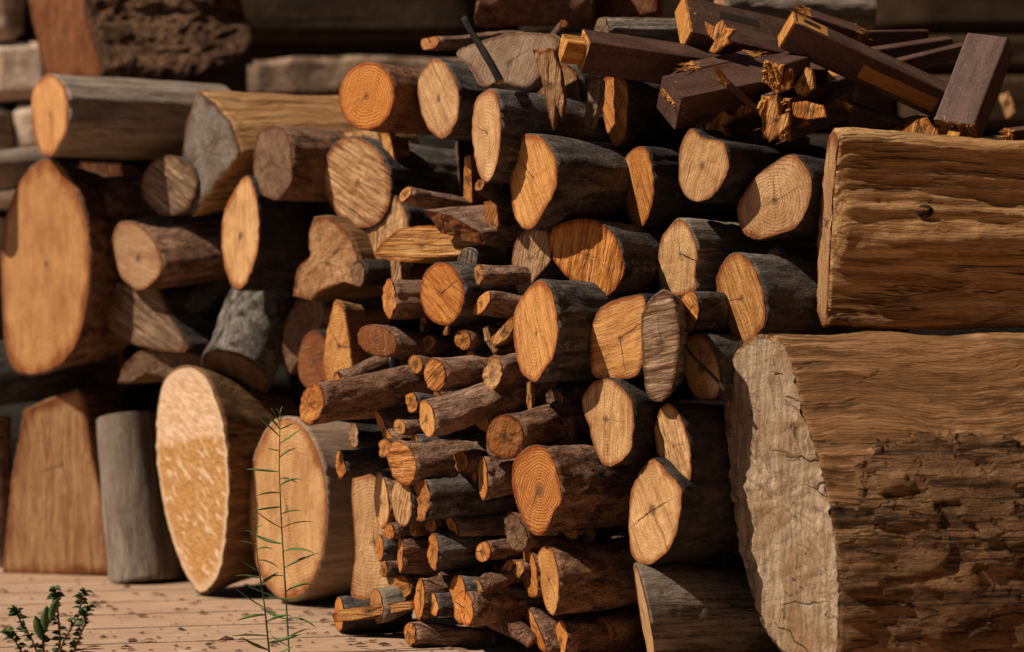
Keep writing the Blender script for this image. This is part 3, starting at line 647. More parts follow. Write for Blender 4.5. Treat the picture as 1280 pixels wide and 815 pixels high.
lg([(527,50),(540,46),(550,48),(546,58),(530,62)], 3.42, 'small stick end lying on the flaky log in the top row', name='branch', bark='twig', ax=72, L=.16, fy=50)

# ---------------------------------------------------------------- broken painted lumber
beam((728, 64, 3.130), (925, 92, 3.210), 40, 44, 'painted beam with a pale tenon sticking out of its left end', roll=34, end='tenon')
beam((838, 128, 3.090), (1018, 92, 3.190), 50, 50, 'thick painted beam with a split diamond-shaped end', roll=42, end='cracked', jd=.006)
beam((893, 134, 3.140), (985, 118, 3.230), 34, 14, 'painted strip with a long splintered orange underside', roll=42, end='jag', jd=.03,
     extra=[('splintered_face', .002, .10, -.010, -.0115, .022, .009, M_FRESH)])
slot = ('slot', .055, .125, .016, .0185, .018, .003, M_HOLE); patch = None
beam((856, 28, 3.210), (1000, 62, 3.270), 72, 30, 'wide painted piece with a long oval slot and a torn orange patch', roll=50, end='raw', extra=[slot])
r, *_ = beam((985, 38, 3.100), (1190, 132, 3.150), 34, 40, 'long painted rail slanting down to the right with a mortised end', roll=36, end='raw',
     extra=[('inset_panel', .128, .262, -.0195, -.003, .006, .024, M_FRESH), ('mortise_cheek', .004, .056, 0, .0225, .034, .006, M_FRESH), ('mortise', .014, .042, 0, .0248, .012, .003, M_HOLE)])
beam((1196, 164, 3.040), (1238, 56, 3.100), 54, 40, 'painted block leaning on end at the far right with a small tenon', roll=20, end='tenon', jd=.010)
beam((970, 148, 3.080), (1048, 118, 3.210), 44, 56, 'broken joint block with bright torn cheeks, under the long rail', roll=10, end='jag', jd=.024)
beam((966, 92, 3.060), (1000, 82, 3.110), 30, 30, 'small square broken stub on top of the joint block', roll=18, end='jag', jd=.012)
beam((886, 160, 3.130), (915, 140, 3.190), 34, 26, 'splintered chunk of orange wood below the split beam', roll=30, end='jag', jd=.02)
beam((915, 192, 3.130), (1000, 182, 3.230), 30, 30, 'short painted piece with a notched orange end over the half-round end', roll=20, end='jag', jd=.004)
beam((1030, 48, 3.310), (1156, 46, 3.370), 18, 18, 'slim painted batten lying highest behind the long rail', roll=10, end='raw')
beam((1040, 76, 3.270), (1186, 54, 3.350), 18, 17, 'slim painted batten in the middle behind the long rail', roll=20, end='raw')
beam((1060, 98, 3.230), (1206, 62, 3.310), 18, 18, 'slim painted batten lying lowest behind the long rail', roll=15, end='raw')
beam((1125, 166, 3.150), (1182, 152, 3.210), 24, 26, 'bright grooved offcut on top of the huge split log', roll=32, end='jag', jd=.004,
     extra=[('bare_face', -.001, .045, .0, .0165, .024, .004, M_FRESH)])
beam((1045, 95, 3.190), (1052, 165, 3.270), 26, 22, 'painted post standing in the shade behind the joint block', roll=0, end='raw')
beam((985, 112, 3.250), (1110, 60, 3.410), 40, 40, 'painted length in shadow crossing beneath the long rail', roll=12, end='jag')
beam((1262, 176, 3.190), (1330, 168, 3.230), 24, 30, 'painted scrap at the right edge behind the leaning block', roll=12, end='jag')

for pts, d_, lab, tn in [([(958,84),(972,82),(990,86),(988,112),(970,118),(958,104)], 3.060, 'small hollowed orange fragment on top of the joint block', 'amber'),
      ([(992,108),(1008,84),(1016,88),(1018,110),(998,124)], 3.070, 'bright pointed splinter standing beside the hollowed fragment', 'honey'),
      ([(882,150),(905,138),(918,146),(902,156),(912,170),(886,176),(878,164)], 3.110, 'curled orange shaving over the log end with straight cracks', 'orange'),
      ([(900,128),(935,132),(962,126),(940,140),(915,150),(898,142)], 3.120, 'long torn orange strip under the painted strip', 'orange'),
      ([(880,26),(893,34),(903,24),(909,34),(920,36),(910,46),(912,54),(902,60),(893,68),(886,64),(896,54),(884,42)], 3.130, 'ragged bright patch of torn wood on the wide slotted piece', 'orange'),
      ([(957,168),(960,124),(972,118),(974,146),(986,140),(987,156),(972,170),(962,178)], 3.035, 'bright torn cheek on the front of the joint block', 'honey'),
      ([(989,128),(1008,126),(1030,132),(1034,146),(1010,150),(992,146)], 3.040, 'flat amber cheek on the right of the joint block', 'amber'),
      ([(1122,168),(1146,150),(1158,146),(1166,158),(1176,166),(1158,178),(1140,172)], 3.080, 'bright sawn offcut face leaning against the grooved offcut', 'amber'),
      ([(1248,118),(1262,114),(1270,140),(1258,150)], 4.0, 'pale patch for light glimpsed behind the leaning block at the right edge', 'pale')]:  # last one: pale piece standing in for a glimpse of light
    lg(pts, d_, lab, name='wood_chip', cat='wood chip', tone=tn, face='groove', bark='split_gold', sharp=True, fy=34, L=.012, saw=75, N=90, amp=.001, rim=.99)

# ---------------------------------------------------------------- thin branches in the middle
B = 'branch'
st((507, 243, 3.25), (622, 275, 3.34), 11, 12, 'smooth grey branch sloping down under the top row', face='smooth', bark='twig', ob=(-.2, .2))
lg([(466,318),(478,303),(500,285),(540,281),(575,292),(606,306),(575,320),(540,322),(512,328),(485,325)], 3.24, 'yellow fibrous split piece lying flat among the branches', name='split_log', tone='honey', face='groove', bark='split_gold', sharp=True, fy=14, fp=25, ax=50, ap=-4, L=.06, saw=3, rim=.99)
lg([(530,262),(560,268),(600,290),(606,307),(585,302),(550,290)], 3.2, 'bark-topped wedge with a red underside above the fibrous split piece', name='split_log', tone='red', face='rough', bark='twig', sharp=True, fy=30, fp=-20, ax=66, ap=8, L=.10)
lg(E(553, 367, 28, 40, -4), 3.16, 'thickest branch end, smooth orange, right below the fibrous split piece', name='branch', face='saw', tone='orange', fy=44, ax=52, saw=140, L=.24)
lg(E(599, 344, 5, 13), 3.13, 'short grey branch right of the thickest branch end, upper of two', name='branch', face='rough', bark='twig', ax=68, fy=64, L=.08)
lg([(590,390),(600,372),(612,364),(612,378),(600,393)], 3.12, 'short branch with a slanting cut right of the thickest branch end, lower of two', name='branch', face='smooth', bark='twig', ax=70, L=.1, fy=60)
lg(E(487, 373, 8, 25), 3.22, 'branch with a narrow pale end left of the thickest branch end', name='branch', face='rough', bark='twig', ax=66, L=.12)
st((448, 342, 3.36), (510, 346, 3.42), 17, 17, 'dark branch in the shade beside the jagged split end', bark='dark', tone='brown')
lg(E(472, 426, 27, 19, 24), 3.22, 'branch with a dark red tilted end above the long row of branches', name='branch', tone='red', face='smooth', bark='twig', fy=34, ax=58, L=.2)
lg(E(544, 468, 14, 21, -6), 3.1, 'branch with a scored orange end and peeling bark on top', name='branch', face='groove', bark='twig', fy=44, ax=58, saw=40, L=.2, amp=.004)
lg(E(616, 467, 12, 22, 8), 3.08, 'branch with a tiny dark pith, left of the large many-sided end', name='branch', tone='pale', face='rough', bark='twig', L=.18, fy=50)
st((548, 498, 3.18), (620, 470, 3.24), 11, 12, 'branch rising to the right behind the pith-marked end')
lg([(612,425),(640,395),(646,404),(634,424),(618,433)], 3.1, 'flat pale chip leaning on the large many-sided end', name='wood_chip', cat='wood chip', tone='honey', sharp=True, bark='split_tan', L=.05, fy=30)
lg([(604,410),(610,408),(616,430),(622,440),(617,443),(606,425)], 3.13, 'thin curled sliver left of the flat pale chip', name='wood_chip', cat='wood chip', tone='tan', sharp=True, bark='split_tan', L=.03, fy=30)
lg([(632,436),(643,430),(648,470),(643,480),(634,470)], 3.12, 'dark red splinter beside the large many-sided end', name='wood_chip', cat='wood chip', tone='red', sharp=True, bark='split_red', L=.08, fy=30)
lg(E(534, 523, 10, 24, -8), 3.05, 'long crooked branch with a pale oval end in the middle of the branches', name='branch', tone='honey', face='smooth', bark='twig', ax=64, L=.22, bend=(.01, .03), amp=.003, knots=2)
st((600, 522, 3.10), (672, 480, 3.16), 21, 18, 'upper arm of the crooked branch, bending up under the large end')
lg(E(515, 503, 7, 13), 3.12, 'tiny branch end peeping out above the crooked branch', name='branch', face='rough', ax=60, L=.12)
lg(E(632, 546, 24, 28, 0), 3.02, 'round fuzzy branch end left of the ringed log', name='branch', tone='amber', face='rough', bark='brown', fy=32, ax=56, L=.2, amp=.004)
lg([(659,478),(664,476),(665,500),(667,520),(661,518),(658,500)], 3.06, 'thin upright orange splinter below the large many-sided end', name='wood_chip', cat='wood chip', tone='amber', sharp=True, bark='split_gold', L=.01, fy=30)
lg(E(390, 505, 15, 27, 12), 3.16, 'branch jutting out furthest left over the big round ends', name='branch', tone='orange', face='rough', bark='brown', ax=66, fy=48, L=.2, ap=3, amp=.004)
lg([(408,518),(425,512),(468,504),(470,512),(440,520),(415,526)], 3.22, 'orange split underside stick beneath the furthest left branch', name='split_log', tone='orange', sharp=True, bark='split_tan', ax=66, L=.08, fy=30)
lg(E(461, 496, 8, 16), 3.2, 'small branch with an orange end right of the furthest left branch', name='branch', face='rough', ax=64, L=.16)
st((425, 478, 3.3), (520, 448, 3.38), 15, 14, 'brown branch rising behind the furthest left branch', bark='brown')
st((492, 478, 3.24), (500, 440, 3.3), 7, 6, 'small pale twig stub crossing above the small orange end', bark='ash')
st((535, 430, 3.22), (575, 440, 3.28), 12, 13, 'branch piece with torn bark above the scored orange end')
st((590, 448, 3.2), (640, 428, 3.26), 10, 12, 'thin branch rising behind the scored orange end')
lg(E(426, 581, 6, 18, -4), 3.2, 'dark branch sticking out against the big round stump, lower', name='branch', face='rough', bark='dark', ax=68, L=.14, ap=1.5)
lg(E(443, 544, 6, 16, -6), 3.28, 'dark branch sticking out against the big round stump, upper', name='branch', tone='tan', face='rough', bark='dark', ax=66, L=.12)
lg([(468,516),(474,515),(484,535),(492,550),(486,562),(479,545)], 3.18, 'branch with a long wedge-cut end left of the crooked branch', name='branch', face='smooth', bark='twig', ax=72, fy=62, L=.16)
lg(E(519, 557, 5, 15), 3.12, 'short branch with a slim end below the crooked branch', name='branch', face='smooth', ax=66, L=.16)
lg(E(503, 579, 17, 29, -14), 3.08, 'oval orange branch end with level saw lines', name='branch', tone='orange', face='groove', bark='twig', fy=46, ax=54, saw=4, L=.16)
lg([(540,572),(543,571),(551,590),(556,628),(552,630),(545,605)], 3.1, 'rough branch seen with its orange end edge-on', name='branch', face='smooth', bark='brown', ax=66, fy=68, L=.18, amp=.004)
lg(E(590, 603, 8, 22), 3.1, 'branch half hidden behind the slim flat orange end', name='branch', face='rough', bark='brown', fy=60, ax=64, L=.16)
lg(E(604, 598, 6, 28, -2), 3.05, 'slim flat orange branch end left of the ringed log', name='branch', face='smooth', bark='twig', fy=68, ax=64, L=.16)
lg(E(503, 628, 13, 31, -4), 3.1, 'paler of two oval ends side by side below the level-sawn end', name='branch', tone='pale', face='groove', fy=56, saw=75, L=.16)
lg(E(526, 625, 12, 28, 2), 3.07, 'oranger of two oval ends side by side below the level-sawn end', name='branch', tone='orange', face='rough', fy=60, L=.18)
lg([(512,650),(518,648),(522,665),(519,672),(513,668)], 3.1, 'tiny wedge tip under the paler oval end', name='wood_chip', cat='wood chip', tone='honey', sharp=True, bark='split_tan', L=.04, fy=30)
lg([(472,590),(480,596),(487,625),(486,650),(478,662),(470,645),(468,615)], 3.18, 'branch end in half shadow leaning on the pale board', name='branch', tone='pale', face='smooth', bark='twig', L=.18, ax=56)
lg([(558,645),(566,648),(573,662),(573,671),(566,668),(559,656)], 3.08, 'grey branch pointing left below the oval ends', name='branch', face='smooth', bark='twig', ax=66, L=.2, ap=1)
lg(E(475, 685, 5, 17), 3.2, 'short branch resting in front of the pale board', name='branch', face='smooth', ax=66, L=.12)
lg(E(501, 694, 3.2, 23), 3.12, 'thick branch with its end nearly edge-on below the paired ovals', name='branch', face='smooth', bark='brown', ax=66, fy=72, L=.14, amp=.004)
lg(E(542, 689, 7, 24, -2), 3.07, 'branch with an oval end and a small pith near the bottom row', name='branch', tone='orange', face='rough', ax=66, L=.2)
lg([(633,642),(640,640),(652,652),(660,672),(650,690),(636,682),(631,662)], 3.04, 'stubby bark-covered end below and left of the ringed log', name='branch', tone='brown', face='rough', bark='brown', fy=34, ax=60, L=.14, amp=.005)
lg([(613,735),(634,702),(641,700),(640,712),(622,736)], 3.06, 'split branch showing a slanting orange face', name='branch', face='smooth', bark='brown', ax=62, L=.12)
lg([(613,665),(619,668),(624,700),(620,732),(613,720),(611,690)], 3.14, 'shadowed orange end deep in the gap left of the stubby end', name='branch', tone='amber', face='smooth', ax=50, L=.14)
lg(E(632, 618, 5, 7), 3.16, 'tiny pale stub in the gap under the slim flat end', name='branch', ax=50, L=.1)
lg(E(424, 768, 6, 22), 3.24, 'branch end on the floor at the very left of the bottom row', name='branch', face='smooth', ax=68, L=.12)
lg([(414,768),(425,762),(470,756),(520,750),(522,760),(480,768),(440,776),(418,778)], 3.18, 'split stick with a lit edge lying along the front of the bottom row', name='split_log', tone='honey', sharp=True, bark='brown', ax=62, L=.05, fy=16, saw=2)
lg(E(471, 757, 8, 22, -6), 3.2, 'grey branch with an oval end behind the lit split stick', name='branch', face='smooth', bark='ash', ax=60, L=.12)
lg(E(501, 735, 13, 16), 3.2, 'round fuzzy amber end behind the bottom row', name='branch', tone='amber', face='rough', bark='brown', fy=34, ax=56, L=.12)
lg(E(525, 749, 6.5, 27, 3), 3.1, 'tall narrow end with peeling bark in the bottom row', name='branch', face='smooth', bark='brown', ax=66, L=.14, amp=.005)
lg([(537,743),(543,741),(548,756),(547,770),(540,767),(536,755)], 3.07, 'small oval end between two narrow ends in the bottom row', name='branch', tone='orange', face='smooth', ax=62, L=.12)
lg([(566,722),(576,720),(583,738),(582,765),(578,780),(570,775),(563,755),(562,738)], 3.05, 'tall orange end behind the cracked end in the bottom row', name='branch', tone='orange', face='smooth', ax=62, L=.16)
lg([(573,742),(582,738),(590,750),(592,770),(588,782),(580,780),(573,765),(568,755)], 3.02, 'cracked orange end with a forked branch running to the floor', name='branch', tone='orange', face='check', bark='brown', ax=64, L=.10, knots=1)
st((618, 768, 3.05), (662, 808, 3.02), 17, 9, 'lower arm of the forked branch reaching the floor', bark='brown', bend=(0, .01))
lg(E(513, 793, 8, 15, -4), 3.1, 'branch lying alone on the floor in front of the bottom row', name='branch', tone='orange', face='rough', bark='twig', ax=74, ap=1.2, L=.13)
lg([(440,600),(462,592),(478,612),(492,660),(498,705),(491,740),(470,748),(440,748),(444,690)], 3.34, 'smooth pale board leaning behind the bottom rows of branches', name='split_log', cat='board', tone='pale', face='smooth', bark='split_tan', sharp=False, fy=30, fp=8, ax=35, L=.03, saw=92)
lg([(418,377),(430,385),(437,420),(441,465),(436,478),(406,476),(406,430)], 3.36, 'upright pale split stake beside the dark red end', name='split_log', tone='honey', face='smooth', bark='split_tan', fy=34, L=.06, saw=90)
lg(E(392, 450, 20, 38, 4), 3.46, 'dark red round end behind the upright pale stake', tone='red', face='smooth', bark='dark', fy=40, L=.2, saw=5)
lg([(526,385),(532,383),(533,400),(529,425),(525,425)], 3.26, 'thin pale sliver hanging below the thickest branch end', name='wood_chip', cat='wood chip', tone='honey', sharp=True, bark='split_tan', L=.02, fy=30)
lg([(488,325),(500,322),(503,350),(490,352)], 3.34, 'pale upright chip below the fibrous split piece', name='wood_chip', cat='wood chip', tone='pale', sharp=True, bark='split_tan', L=.03, fy=30)
st((585, 325, 3.2), (625, 318, 3.3), 15, 15, 'weathered grey stick end above the short branches', bark='split_grey', tone='grey', face='groove')
for (x, y, r_, d_, x2, y2, lab) in [(560, 540, 12, 3.22, 640, 545, 'branch in shade below the crooked branch'), (560, 640, 13, 3.2, 640, 645, 'branch in shade above the grey pointing branch'),
        (470, 575, 12, 3.3, 540, 575, 'shaded branch behind the level-sawn end'), (570, 700, 14, 3.2, 650, 708, 'shaded branch behind the oval pith end'),
        (590, 770, 14, 3.2, 690, 775, 'shaded branch low behind the cracked orange end'), (655, 640, 12, 3.12, 700, 660, 'shaded branch directly behind the stubby end'),
        (510, 620, 12, 3.28, 600, 628, 'shaded branch behind the two paired ovals'), (455, 465, 14, 3.36, 560, 468, 'shaded branch behind the small orange end'),
        (560, 420, 13, 3.3, 650, 430, 'shaded branch under the thickest branch end'), (600, 730, 13, 3.16, 680, 760, 'shaded branch under the slanting split face'),
        (480, 710, 12, 3.3, 580, 716, 'shaded branch behind the nearly edge-on end'), (630, 400, 14, 3.24, 700, 405, 'shaded branch behind the flat pale chip'),
        (700, 690, 20, 3.2, 800, 700, 'shaded branch behind the snapped side branch'), (720, 755, 20, 3.12, 830, 765, 'shaded branch above the knobbly floor branch')]:
    st((x, y, d_), (x2, y2, d_ + .06), r_, r_, lab, tone='amber', bark='brown')

for (x, y, rx_, ry_, d_, yaw, pit, tn, fc, bk, lab) in [
   (481, 560, 8, 12, 3.22, 60, 4, 'orange', 'rough', 'brown', 'small end squeezed behind the level-sawn oval end'),
   (577, 577, 10, 13, 3.16, 45, -8, 'amber', 'rough', 'twig', 'small amber end in the gap above the edge-on end'),
   (585, 657, 9, 12, 3.18, 40, 6, 'tan', 'saw', 'twig', 'dusty tan end in the gap right of the grey pointing branch'),
   (676, 528, 11, 14, 3.14, 48, 5, 'tan', 'rough', 'brown', 'dull end behind the fuzzy round branch end'),
   (500, 534, 7, 10, 3.2, 55, -6, 'honey', 'smooth', 'twig', 'small smooth end in the gap left of the crooked branch'),
   (604, 690, 10, 13, 3.12, 50, 7, 'orange', 'saw', 'brown', 'orange end right of the oval pith end'),
   (733, 672, 12, 14, 3.16, 42, 3, 'tan', 'rough', 'brown', 'dull end under the snapped side branch'),
   (648, 712, 8, 11, 3.12, 55, -7, 'honey', 'rough', 'twig', 'little end between the slanting split face and the brown rough-barked log'),
   (752, 790, 16, 19, 3.1, 50, 2, 'amber', 'saw', 'brown', 'amber end between the knobbly branch and the furrowed grey log'),
   (487, 664, 7, 10, 3.2, 58, 5, 'orange', 'rough', 'twig', 'small end directly above the short branch by the pale board'),
   (548, 728, 9, 12, 3.2, 48, 5, 'tan', 'saw', 'twig', 'tan end peeping above the small oval end of the bottom row'),
   (520, 455, 9, 12, 3.26, 50, -6, 'amber', 'saw', 'brown', 'amber end under the dark red tilted end'),
   (592, 500, 8, 11, 3.2, 45, 8, 'tan', 'rough', 'twig', 'small dull end above the middle of the crooked branch'),
   (579, 425, 10, 13, 3.22, 46, 4, 'amber', 'rough', 'brown', 'amber end in shade below the short slanting-cut branch'),
   (640, 575, 9, 13, 3.14, 44, 4, 'orange', 'saw', 'brown', 'small orange end between the slim flat end and the ringed log'),
   (693, 500, 12, 14, 3.16, 42, 8, 'brown', 'rough', 'brown', 'dark brown end beneath the large many-sided end'),
   (538, 655, 8, 11, 3.18, 50, -4, 'honey', 'saw', 'twig', 'small golden end just below the oranger oval end'),
   (596, 735, 8, 11, 3.1, 54, 6, 'tan', 'rough', 'brown', 'dusty end above the forked branch')]:
    lg(E(x, y, rx_, ry_, random.uniform(-20, 20)), d_ - .075, lab, name='branch', tone=tn, face=fc, bark=bk, fy=yaw + 4, ax=yaw, ap=pit, L=.13)
for a_, b_, w1, h1, ro, lab in [((905, 100, 3.06), (960, 150, 3.12), 22, 7, 40, 'thin broken slat leaning down between the split beam and the joint block'),
   ((1002, 150, 3.10), (1075, 98, 3.14), 26, 8, 20, 'thin broken slat rising to the right behind the joint block'),
   ((1060, 132, 3.12), (1148, 160, 3.16), 22, 9, 30, 'thin broken slat lying in the hollow under the long rail'),
   ((868, 84, 3.12), (935, 70, 3.16), 20, 8, 35, 'thin broken slat on top of the split beam under the torn patch'),
   ((1010, 20, 3.22), (1070, 40, 3.24), 22, 12, 40, 'short painted scrap above the mortised end of the rail')]:
    beam(a_, b_, w1, h1, lab, roll=ro, end='jag', jd=.022, end2='jag')

# ---------------------------------------------------------------- left-hand pile
lg([(62,197),(80,210),(98,240),(112,290),(113,350),(104,410),(88,445),(60,466),(25,468),(8,440),(2,370),(4,290),(20,235),(42,205)], 3.96, 'tallest orange oval end at the left edge of the pile', tone='honey', face='smooth', bark='brown', fy=48, ax=36, L=.15, saw=90, amp=.004)
lg([(60,92),(75,100),(85,118),(85,160),(75,182),(62,197),(48,185),(40,150),(42,112)], 3.85, 'grey round log lying on top at the left, with a smooth tan end', tone='honey', face='smooth', bark='ash', fy=62, ax=64, L=.34, tp=.97, amp=.0015)
lg([(249,112),(270,128),(290,152),(303,190),(272,230),(241,272),(231,245),(228,200),(232,155)], 3.74, 'wedge-shaped grey weathered end with split golden top', name='split_log', tone='grey', face='rough', bark='split_tan', sharp=True, fy=50, ax=66, ap=5, L=.36, tp=.72, amp=.004, N=110)
lg([(335,157),(357,162),(366,195),(361,235),(346,250),(325,240),(317,205),(321,170)], 3.58, 'log with a dark weathered end below the golden split top', tone='brown', face='rough', bark='brown', fy=56, ax=58, L=.24)
lg(E(212, 232, 35, 38, 0), 3.8, 'dark striped round end in shade left of the grey wedge', tone='weather', face='groove', bark='gray', fy=40, saw=150, L=.2)
lg([(150,277),(178,284),(198,308),(204,335),(192,354),(172,363),(152,346),(140,310)], 3.80, 'tan leaf-shaped end right of the tallest oval end', tone='tan', face='smooth', bark='brown', fy=46, ax=60, ap=9, L=.30, tp=1.15, saw=165)
st((120, 268, 3.98), (280, 262, 4.1), 48, 40, 'brown log running behind the tan leaf-shaped end', name='log', bark='brown')
lg([(308,218),(320,240),(325,285),(320,325),(305,360),(290,358),(279,325),(277,290),(284,255)], 3.66, 'tall pointed pale end with a split down its right side', name='split_log', tone='pale', face='check', bark='dark', fy=54, ax=44, L=.26, saw=95)  # dark bark: a neighbour's shadow on the body put into its colour
lg([(393,271),(412,268),(436,290),(447,315),(455,345),(446,358),(430,352),(412,360),(398,366),(388,376),(366,370),(372,335),(388,320),(386,290)], 3.5, 'jagged stepped pale end above the upright stake', name='split_log', tone='tan', face='rough', bark='split_brown', sharp=True, fy=36, ax=56, L=.16, N=96, amp=.002)
lg([(150,352),(196,358),(215,395),(238,436),(205,440),(160,428),(132,412),(128,390),(136,365)], 3.85, 'greyish brown weathered end in the middle of the left pile', tone='weather', face='groove', bark='dark', fy=38, ax=60, saw=150, L=.2)
st((228, 395, 3.86), (330, 330, 3.96), 28, 30, 'small grey log slanting up behind the pointed pale end', name='log', bark='gray', tone='orange', ob=(.1, -.3))
st((296, 465, 3.72), (352, 352, 3.86), 44, 42, 'stout mossy grey log leaning to the right', name='log', bark='moss', tone='brown', amp=.006, res=.006)
lg([(372,372),(395,368),(410,385),(402,415),(380,440),(362,470),(352,450),(355,405)], 3.7, 'dark torn split face beside the leaning mossy log', name='split_log', tone='brown', face='rough', bark='split_brown', sharp=True, fy=30, ax=55, L=.16)
lg([(155,455),(172,440),(200,432),(250,442),(262,455),(240,470),(205,472),(180,466),(160,480),(148,478)], 3.84, 'ragged strip of torn bark above the frosted round end', name='bark_strip', cat='bark', tone='brown', face='rough', bark='split_brown', sharp=True, fy=20, ax=60, L=.06, N=90)
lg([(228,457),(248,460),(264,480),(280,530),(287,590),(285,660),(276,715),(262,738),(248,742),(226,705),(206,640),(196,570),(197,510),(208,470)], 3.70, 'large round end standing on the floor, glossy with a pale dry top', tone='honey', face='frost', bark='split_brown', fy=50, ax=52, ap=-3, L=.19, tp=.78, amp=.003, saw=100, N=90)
lg(E(360, 636, 50, 116, -1), 3.56, 'large smooth round end standing on the floor behind the tall weed', tone='pale', face='smooth', bark='bone', fy=46, ax=56, ap=-2, L=.17, tp=.90, amp=.0015, saw=92, N=90)
lg([(30,512),(60,498),(98,485),(106,500),(116,570),(132,632),(136,719),(3,719),(14,600)], 4.0, 'split stump standing upright with a small knot in its flat face', name='split_log', cat='stump', tone='tan', face='saw', bark='split_brown', sharp=True, fy=14, ax=20, L=.14, saw=90, tp=1.0)
st((182, 729, 3.92), (166, 522, 3.98), 50, 42, 'grey upright stump beside the glossy round end', name='log', cat='stump', bark='ash', tone='tan', amp=.002)
st((-60, 470, 4.12), (152, 462, 4.16), 44, 34, 'dark log lying under the tallest oval end', name='log', bark='dark')
st((-60, 222, 4.05), (62, 212, 4.1), 28, 24, 'grey log poking in from the left edge', name='log', bark='ash')
st((2, 715, 4.15), (4, 520, 4.15), 18, 16, 'dark upright stick at the left edge behind the split stump', name='branch', bark='brown')
lg([(100,203),(150,205),(155,224),(130,228),(105,222)], 4.2, 'small red-brown offcut glimpsed under the top grey log', name='split_log', tone='red', bark='split_red', sharp=True, fy=20, L=.1)
lg([(30,-60),(92,-60),(112,25),(128,96),(100,100),(62,98),(48,60)], 4.4, 'huge upright stump chunk with a reddish face at the upper left', name='split_log', cat='stump', tone='red', face='smooth', bark='stump', fy=48, ax=82, L=.38, tp=.92, amp=.016, N=130, saw=85, res=.006, relief=lambda t, y, z: -.125 * (1 - math.sqrt(max(0, 1 - (max(0, t - .17) / .215) ** 2))))
wid = bpy.data.objects['split_log']
# filler logs deep behind, bark painted near-black so the gaps stay dark
k = 0
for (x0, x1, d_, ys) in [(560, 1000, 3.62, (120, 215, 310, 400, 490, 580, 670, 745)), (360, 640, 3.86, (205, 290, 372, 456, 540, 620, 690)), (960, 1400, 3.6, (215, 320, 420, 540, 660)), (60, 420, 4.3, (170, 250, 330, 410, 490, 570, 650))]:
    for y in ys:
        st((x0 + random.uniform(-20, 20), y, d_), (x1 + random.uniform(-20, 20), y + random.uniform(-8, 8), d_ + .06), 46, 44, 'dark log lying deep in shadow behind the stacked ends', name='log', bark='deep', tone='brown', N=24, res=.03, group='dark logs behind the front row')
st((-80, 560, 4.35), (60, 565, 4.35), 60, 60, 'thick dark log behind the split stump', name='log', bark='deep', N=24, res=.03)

# long dark twigs
st((822, 500, 2.93), (908, 512, 2.90), 2.2, 3.6, 'dark straight twig lying over the deep-grooved end', bark='dark', N=14, amp=.0008)
st((860, 437, 2.915), (896, 492, 2.885), 1.6, 2.4, 'thin slanting twig across the oval end', bark='dark', N=12, amp=.0006)
st((845, 425, 3.0), (878, 372, 3.02), 2.0, 1.6, 'short twig beside the small orange oval end', bark='twig', N=12, amp=.0006)

# ---------------------------------------------------------------- weeds
def leafmat(name, c1, c2):
    b = NB(name); b.base(); n1 = b.noise(b.co, 60, 3)
    b.b.inputs['Subsurface Weight'].default_value = 0
    return b.finish(b.mix(b.ramp(n1, .35, .65), c1, c2), n1, .0006, .55)
M_LEAF = leafmat('weed_leaf', (.055, .105, .03), (.11, .17, .06)); M_STEM = leafmat('weed_stem', (.07, .10, .03), (.13, .15, .05))
M_SUC = leafmat('shrub_leaf', (.025, .06, .018), (.07, .11, .04)); M_SST = leafmat('shrub_stem', (.18, .07, .05), (.28, .13, .09))
def blade(vs, fs, base, dirv, L, wd, curve=.0, seg=7):
    """narrow leaf with a folded midrib"""
    dirv = dirv.normalized(); side = dirv.cross(Vector((0, 0, 1)))
    side = side.normalized() if side.length > .1 else Vector((1, 0, 0)); side = Matrix.Rotation(random.uniform(-1.3, 1.3), 3, dirv) @ side; nrm = side.cross(dirv); s = len(vs)
    for i in range(seg + 1):
        u = i / seg; ww = wd * math.sin(math.pi * min(1, u * .93 + .06)) ** .8
        c = base + dirv * L * u + Vector((0, 0, curve * L * u * u))
        vs += [tuple(c - side * ww + nrm * ww * .5), tuple(c), tuple(c + side * ww + nrm * ww * .5), tuple(c - nrm * .0006)]
    for i in range(seg):
        a, b_ = s + 4 * i, s + 4 * i + 4
        fs += [(a, a + 1, b_ + 1, b_), (a + 1, a + 2, b_ + 2, b_ + 1), (a + 2, a + 3, b_ + 3, b_ + 2), (a + 3, a, b_, b_ + 3)]
def tube(vs, fs, pts, r0, r1, n=6):
    s = len(vs); m = len(pts)
    for i, p in enumerate(pts):
        r = r0 + (r1 - r0) * i / (m - 1)
        for j in range(n): a = j * math.tau / n; vs.append((p[0] + r * math.cos(a), p[1] + r * math.sin(a), p[2]))
    for i in range(m - 1):
        for j in range(n): fs.append((s + i * n + j, s + i * n + (j + 1) % n, s + (i + 1) * n + (j + 1) % n, s + (i + 1) * n + j))
def weed(px, py, path, d, label, lens):
    root = link(bpy.data.objects.new('weed', None)); base = W(path[0][0], path[0][1], d); root.location = base
    tag(root, label, 'weed', 'tall weeds in front of the big round end')
    P = [W(x, y, d) - base for x, y in path]; vs, fs = [], []
    dense = []
    for i in range(len(P) - 1):
        for k in range(8): dense.append(P[i].lerp(P[i + 1], k / 8))
    dense.append(P[-1]); tube(vs, fs, dense, .0015, .0007); mesh_obj('stem', vs, fs, M_STEM, root)
    vs, fs = [], []; nL = len(lens)
    for i, (u, sgn, ln, rise) in enumerate(lens):
        q = u * (len(dense) - 1); a = dense[int(q)]
        dv = Vector((sgn, random.uniform(-.55, .35), rise))
        blade(vs, fs, a, dv, ln * d / FPX * 1.25, .0025 if ln > 20 else .0016, random.uniform(-.55, .25))
    mesh_obj('leaves', vs, fs, M_LEAF, root)
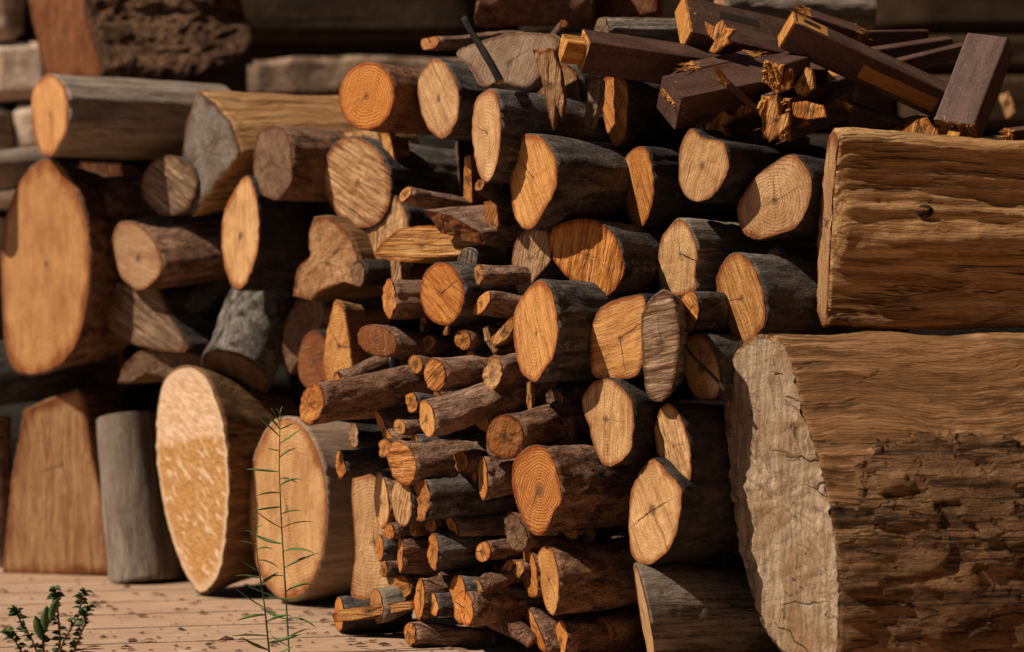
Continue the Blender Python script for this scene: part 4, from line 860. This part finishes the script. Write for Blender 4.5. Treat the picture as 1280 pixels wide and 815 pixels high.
weed(0, 0, [(362, 830), (357, 740), (352, 660), (349, 590), (350, 519)], 3.03, 'taller weed with narrow leaves in front of the round end',
     [(.16,1,36,.25),(.18,-1,30,.15),(.24,-1,40,.35),(.26,1,38,.7),(.33,-1,34,.25),(.36,1,40,.55),(.43,1,38,.45),(.44,-1,36,.1),(.50,-1,30,.5),(.53,1,36,.5),(.58,1,22,.4),(.62,-1,30,-.1),(.66,-1,26,.1),(.70,1,30,.8),
      (.74,1,20,.3),(.78,-1,34,.06),(.82,1,22,.9),(.86,-1,12,.0),(.88,1,26,.5),(.92,-1,28,.8),(.95,1,14,.3),(.97,-1,16,1.5),(.985,1,14,2.5),(1,-1,14,3),(1,1,10,4),(.94,-1,22,1.1),(.1,1,24,.5),(.08,-1,20,.4)])
weed(0, 0, [(338, 830), (331, 760), (322, 700), (317, 650)], 3.0, 'shorter weed with narrow leaves left of the taller one',
     [(.15,1,34,.2),(.18,-1,38,.15),(.25,1,30,.6),(.3,-1,30,.1),(.36,-1,34,.55),(.42,1,44,-.25),(.5,1,22,.7),(.55,-1,26,.25),(.62,-1,20,.5),(.68,1,22,.05),(.75,1,20,.6),(.8,-1,18,.4),(.88,-1,14,.9),(.92,1,12,1),(1,-1,9,3),(1,1,9,3.5),(.08,1,26,.3),(.1,-1,30,.3)])
root = link(bpy.data.objects.new('small_shrub', None)); sb = W(60, 850, 2.86); root.location = sb
tag(root, 'small leafy shrub with reddish stems in the lower left corner', 'shrub')
vs, fs, lv, lf = [], [], [], []
for tips in [[(70,850),(75,800),(72,760),(68,737)], [(62,850),(80,800),(98,770),(104,740)], [(60,850),(40,800),(25,775),(18,762)], [(60,850),(55,815),(52,790),(60,770)], [(64,850),(92,815),(104,785),(110,760)], [(50,850),(30,820),(18,800),(10,790)]]:
    P = [W(x, y, 2.86 + random.uniform(-.02, .02)) - sb for x, y in tips]; D = []
    for i in range(len(P) - 1):
        for k in range(6): D.append(P[i].lerp(P[i + 1], k / 6))
    D.append(P[-1]); tube(vs, fs, D, .0020, .0011)
    for i, p in enumerate(D[4:]):
        for q in range(4 if i > len(D) - 9 else 2):
            a = random.random() * math.tau
            blade(lv, lf, p, Vector((math.cos(a), math.sin(a), random.uniform(.1, 1.1))), random.uniform(.009, .017), random.uniform(.0028, .0048), -.3, 5)
for q in range(3):
    blade(lv, lf, W(52 + q * 6, 800 - q * 12, 2.83) - sb, Vector((-.25 + .3 * q, -.1, 1)), .036, .008, .0, 6)
mesh_obj('stems', vs, fs, M_SST, root); mesh_obj('leaves', lv, lf, M_SUC, root)

# ---------------------------------------------------------------- crumbs of bark on the floor
vs, fs = [], []
for k in range(700):
    y = random.uniform(2.75, 4.2) if k % 3 else random.uniform(3.0, 3.5); x = random.uniform(-.95, .35) * y / 3
    r = random.choice((.002, .0025, .003, .005)) * random.uniform(.7, 1.5); s = len(vs); a0 = random.random() * 6
    for j in range(5):
        a = a0 + j * math.tau / 5; rr = r * random.uniform(.5, 1.3); vs.append((x + 1.8 * rr * math.cos(a), y + rr * math.sin(a), .0012 + random.random() * r * .4))
    vs.append((x, y, .001 + r * .8))
    for j in range(5): fs.append((s + j, s + (j + 1) % 5, s + 5))
cr = mesh_obj('bark_crumbs', vs, fs, SIDE['brown'], smooth=False); tag(cr, 'crumbs of bark and sawdust scattered over the floor boards', 'debris', None, 'stuff')
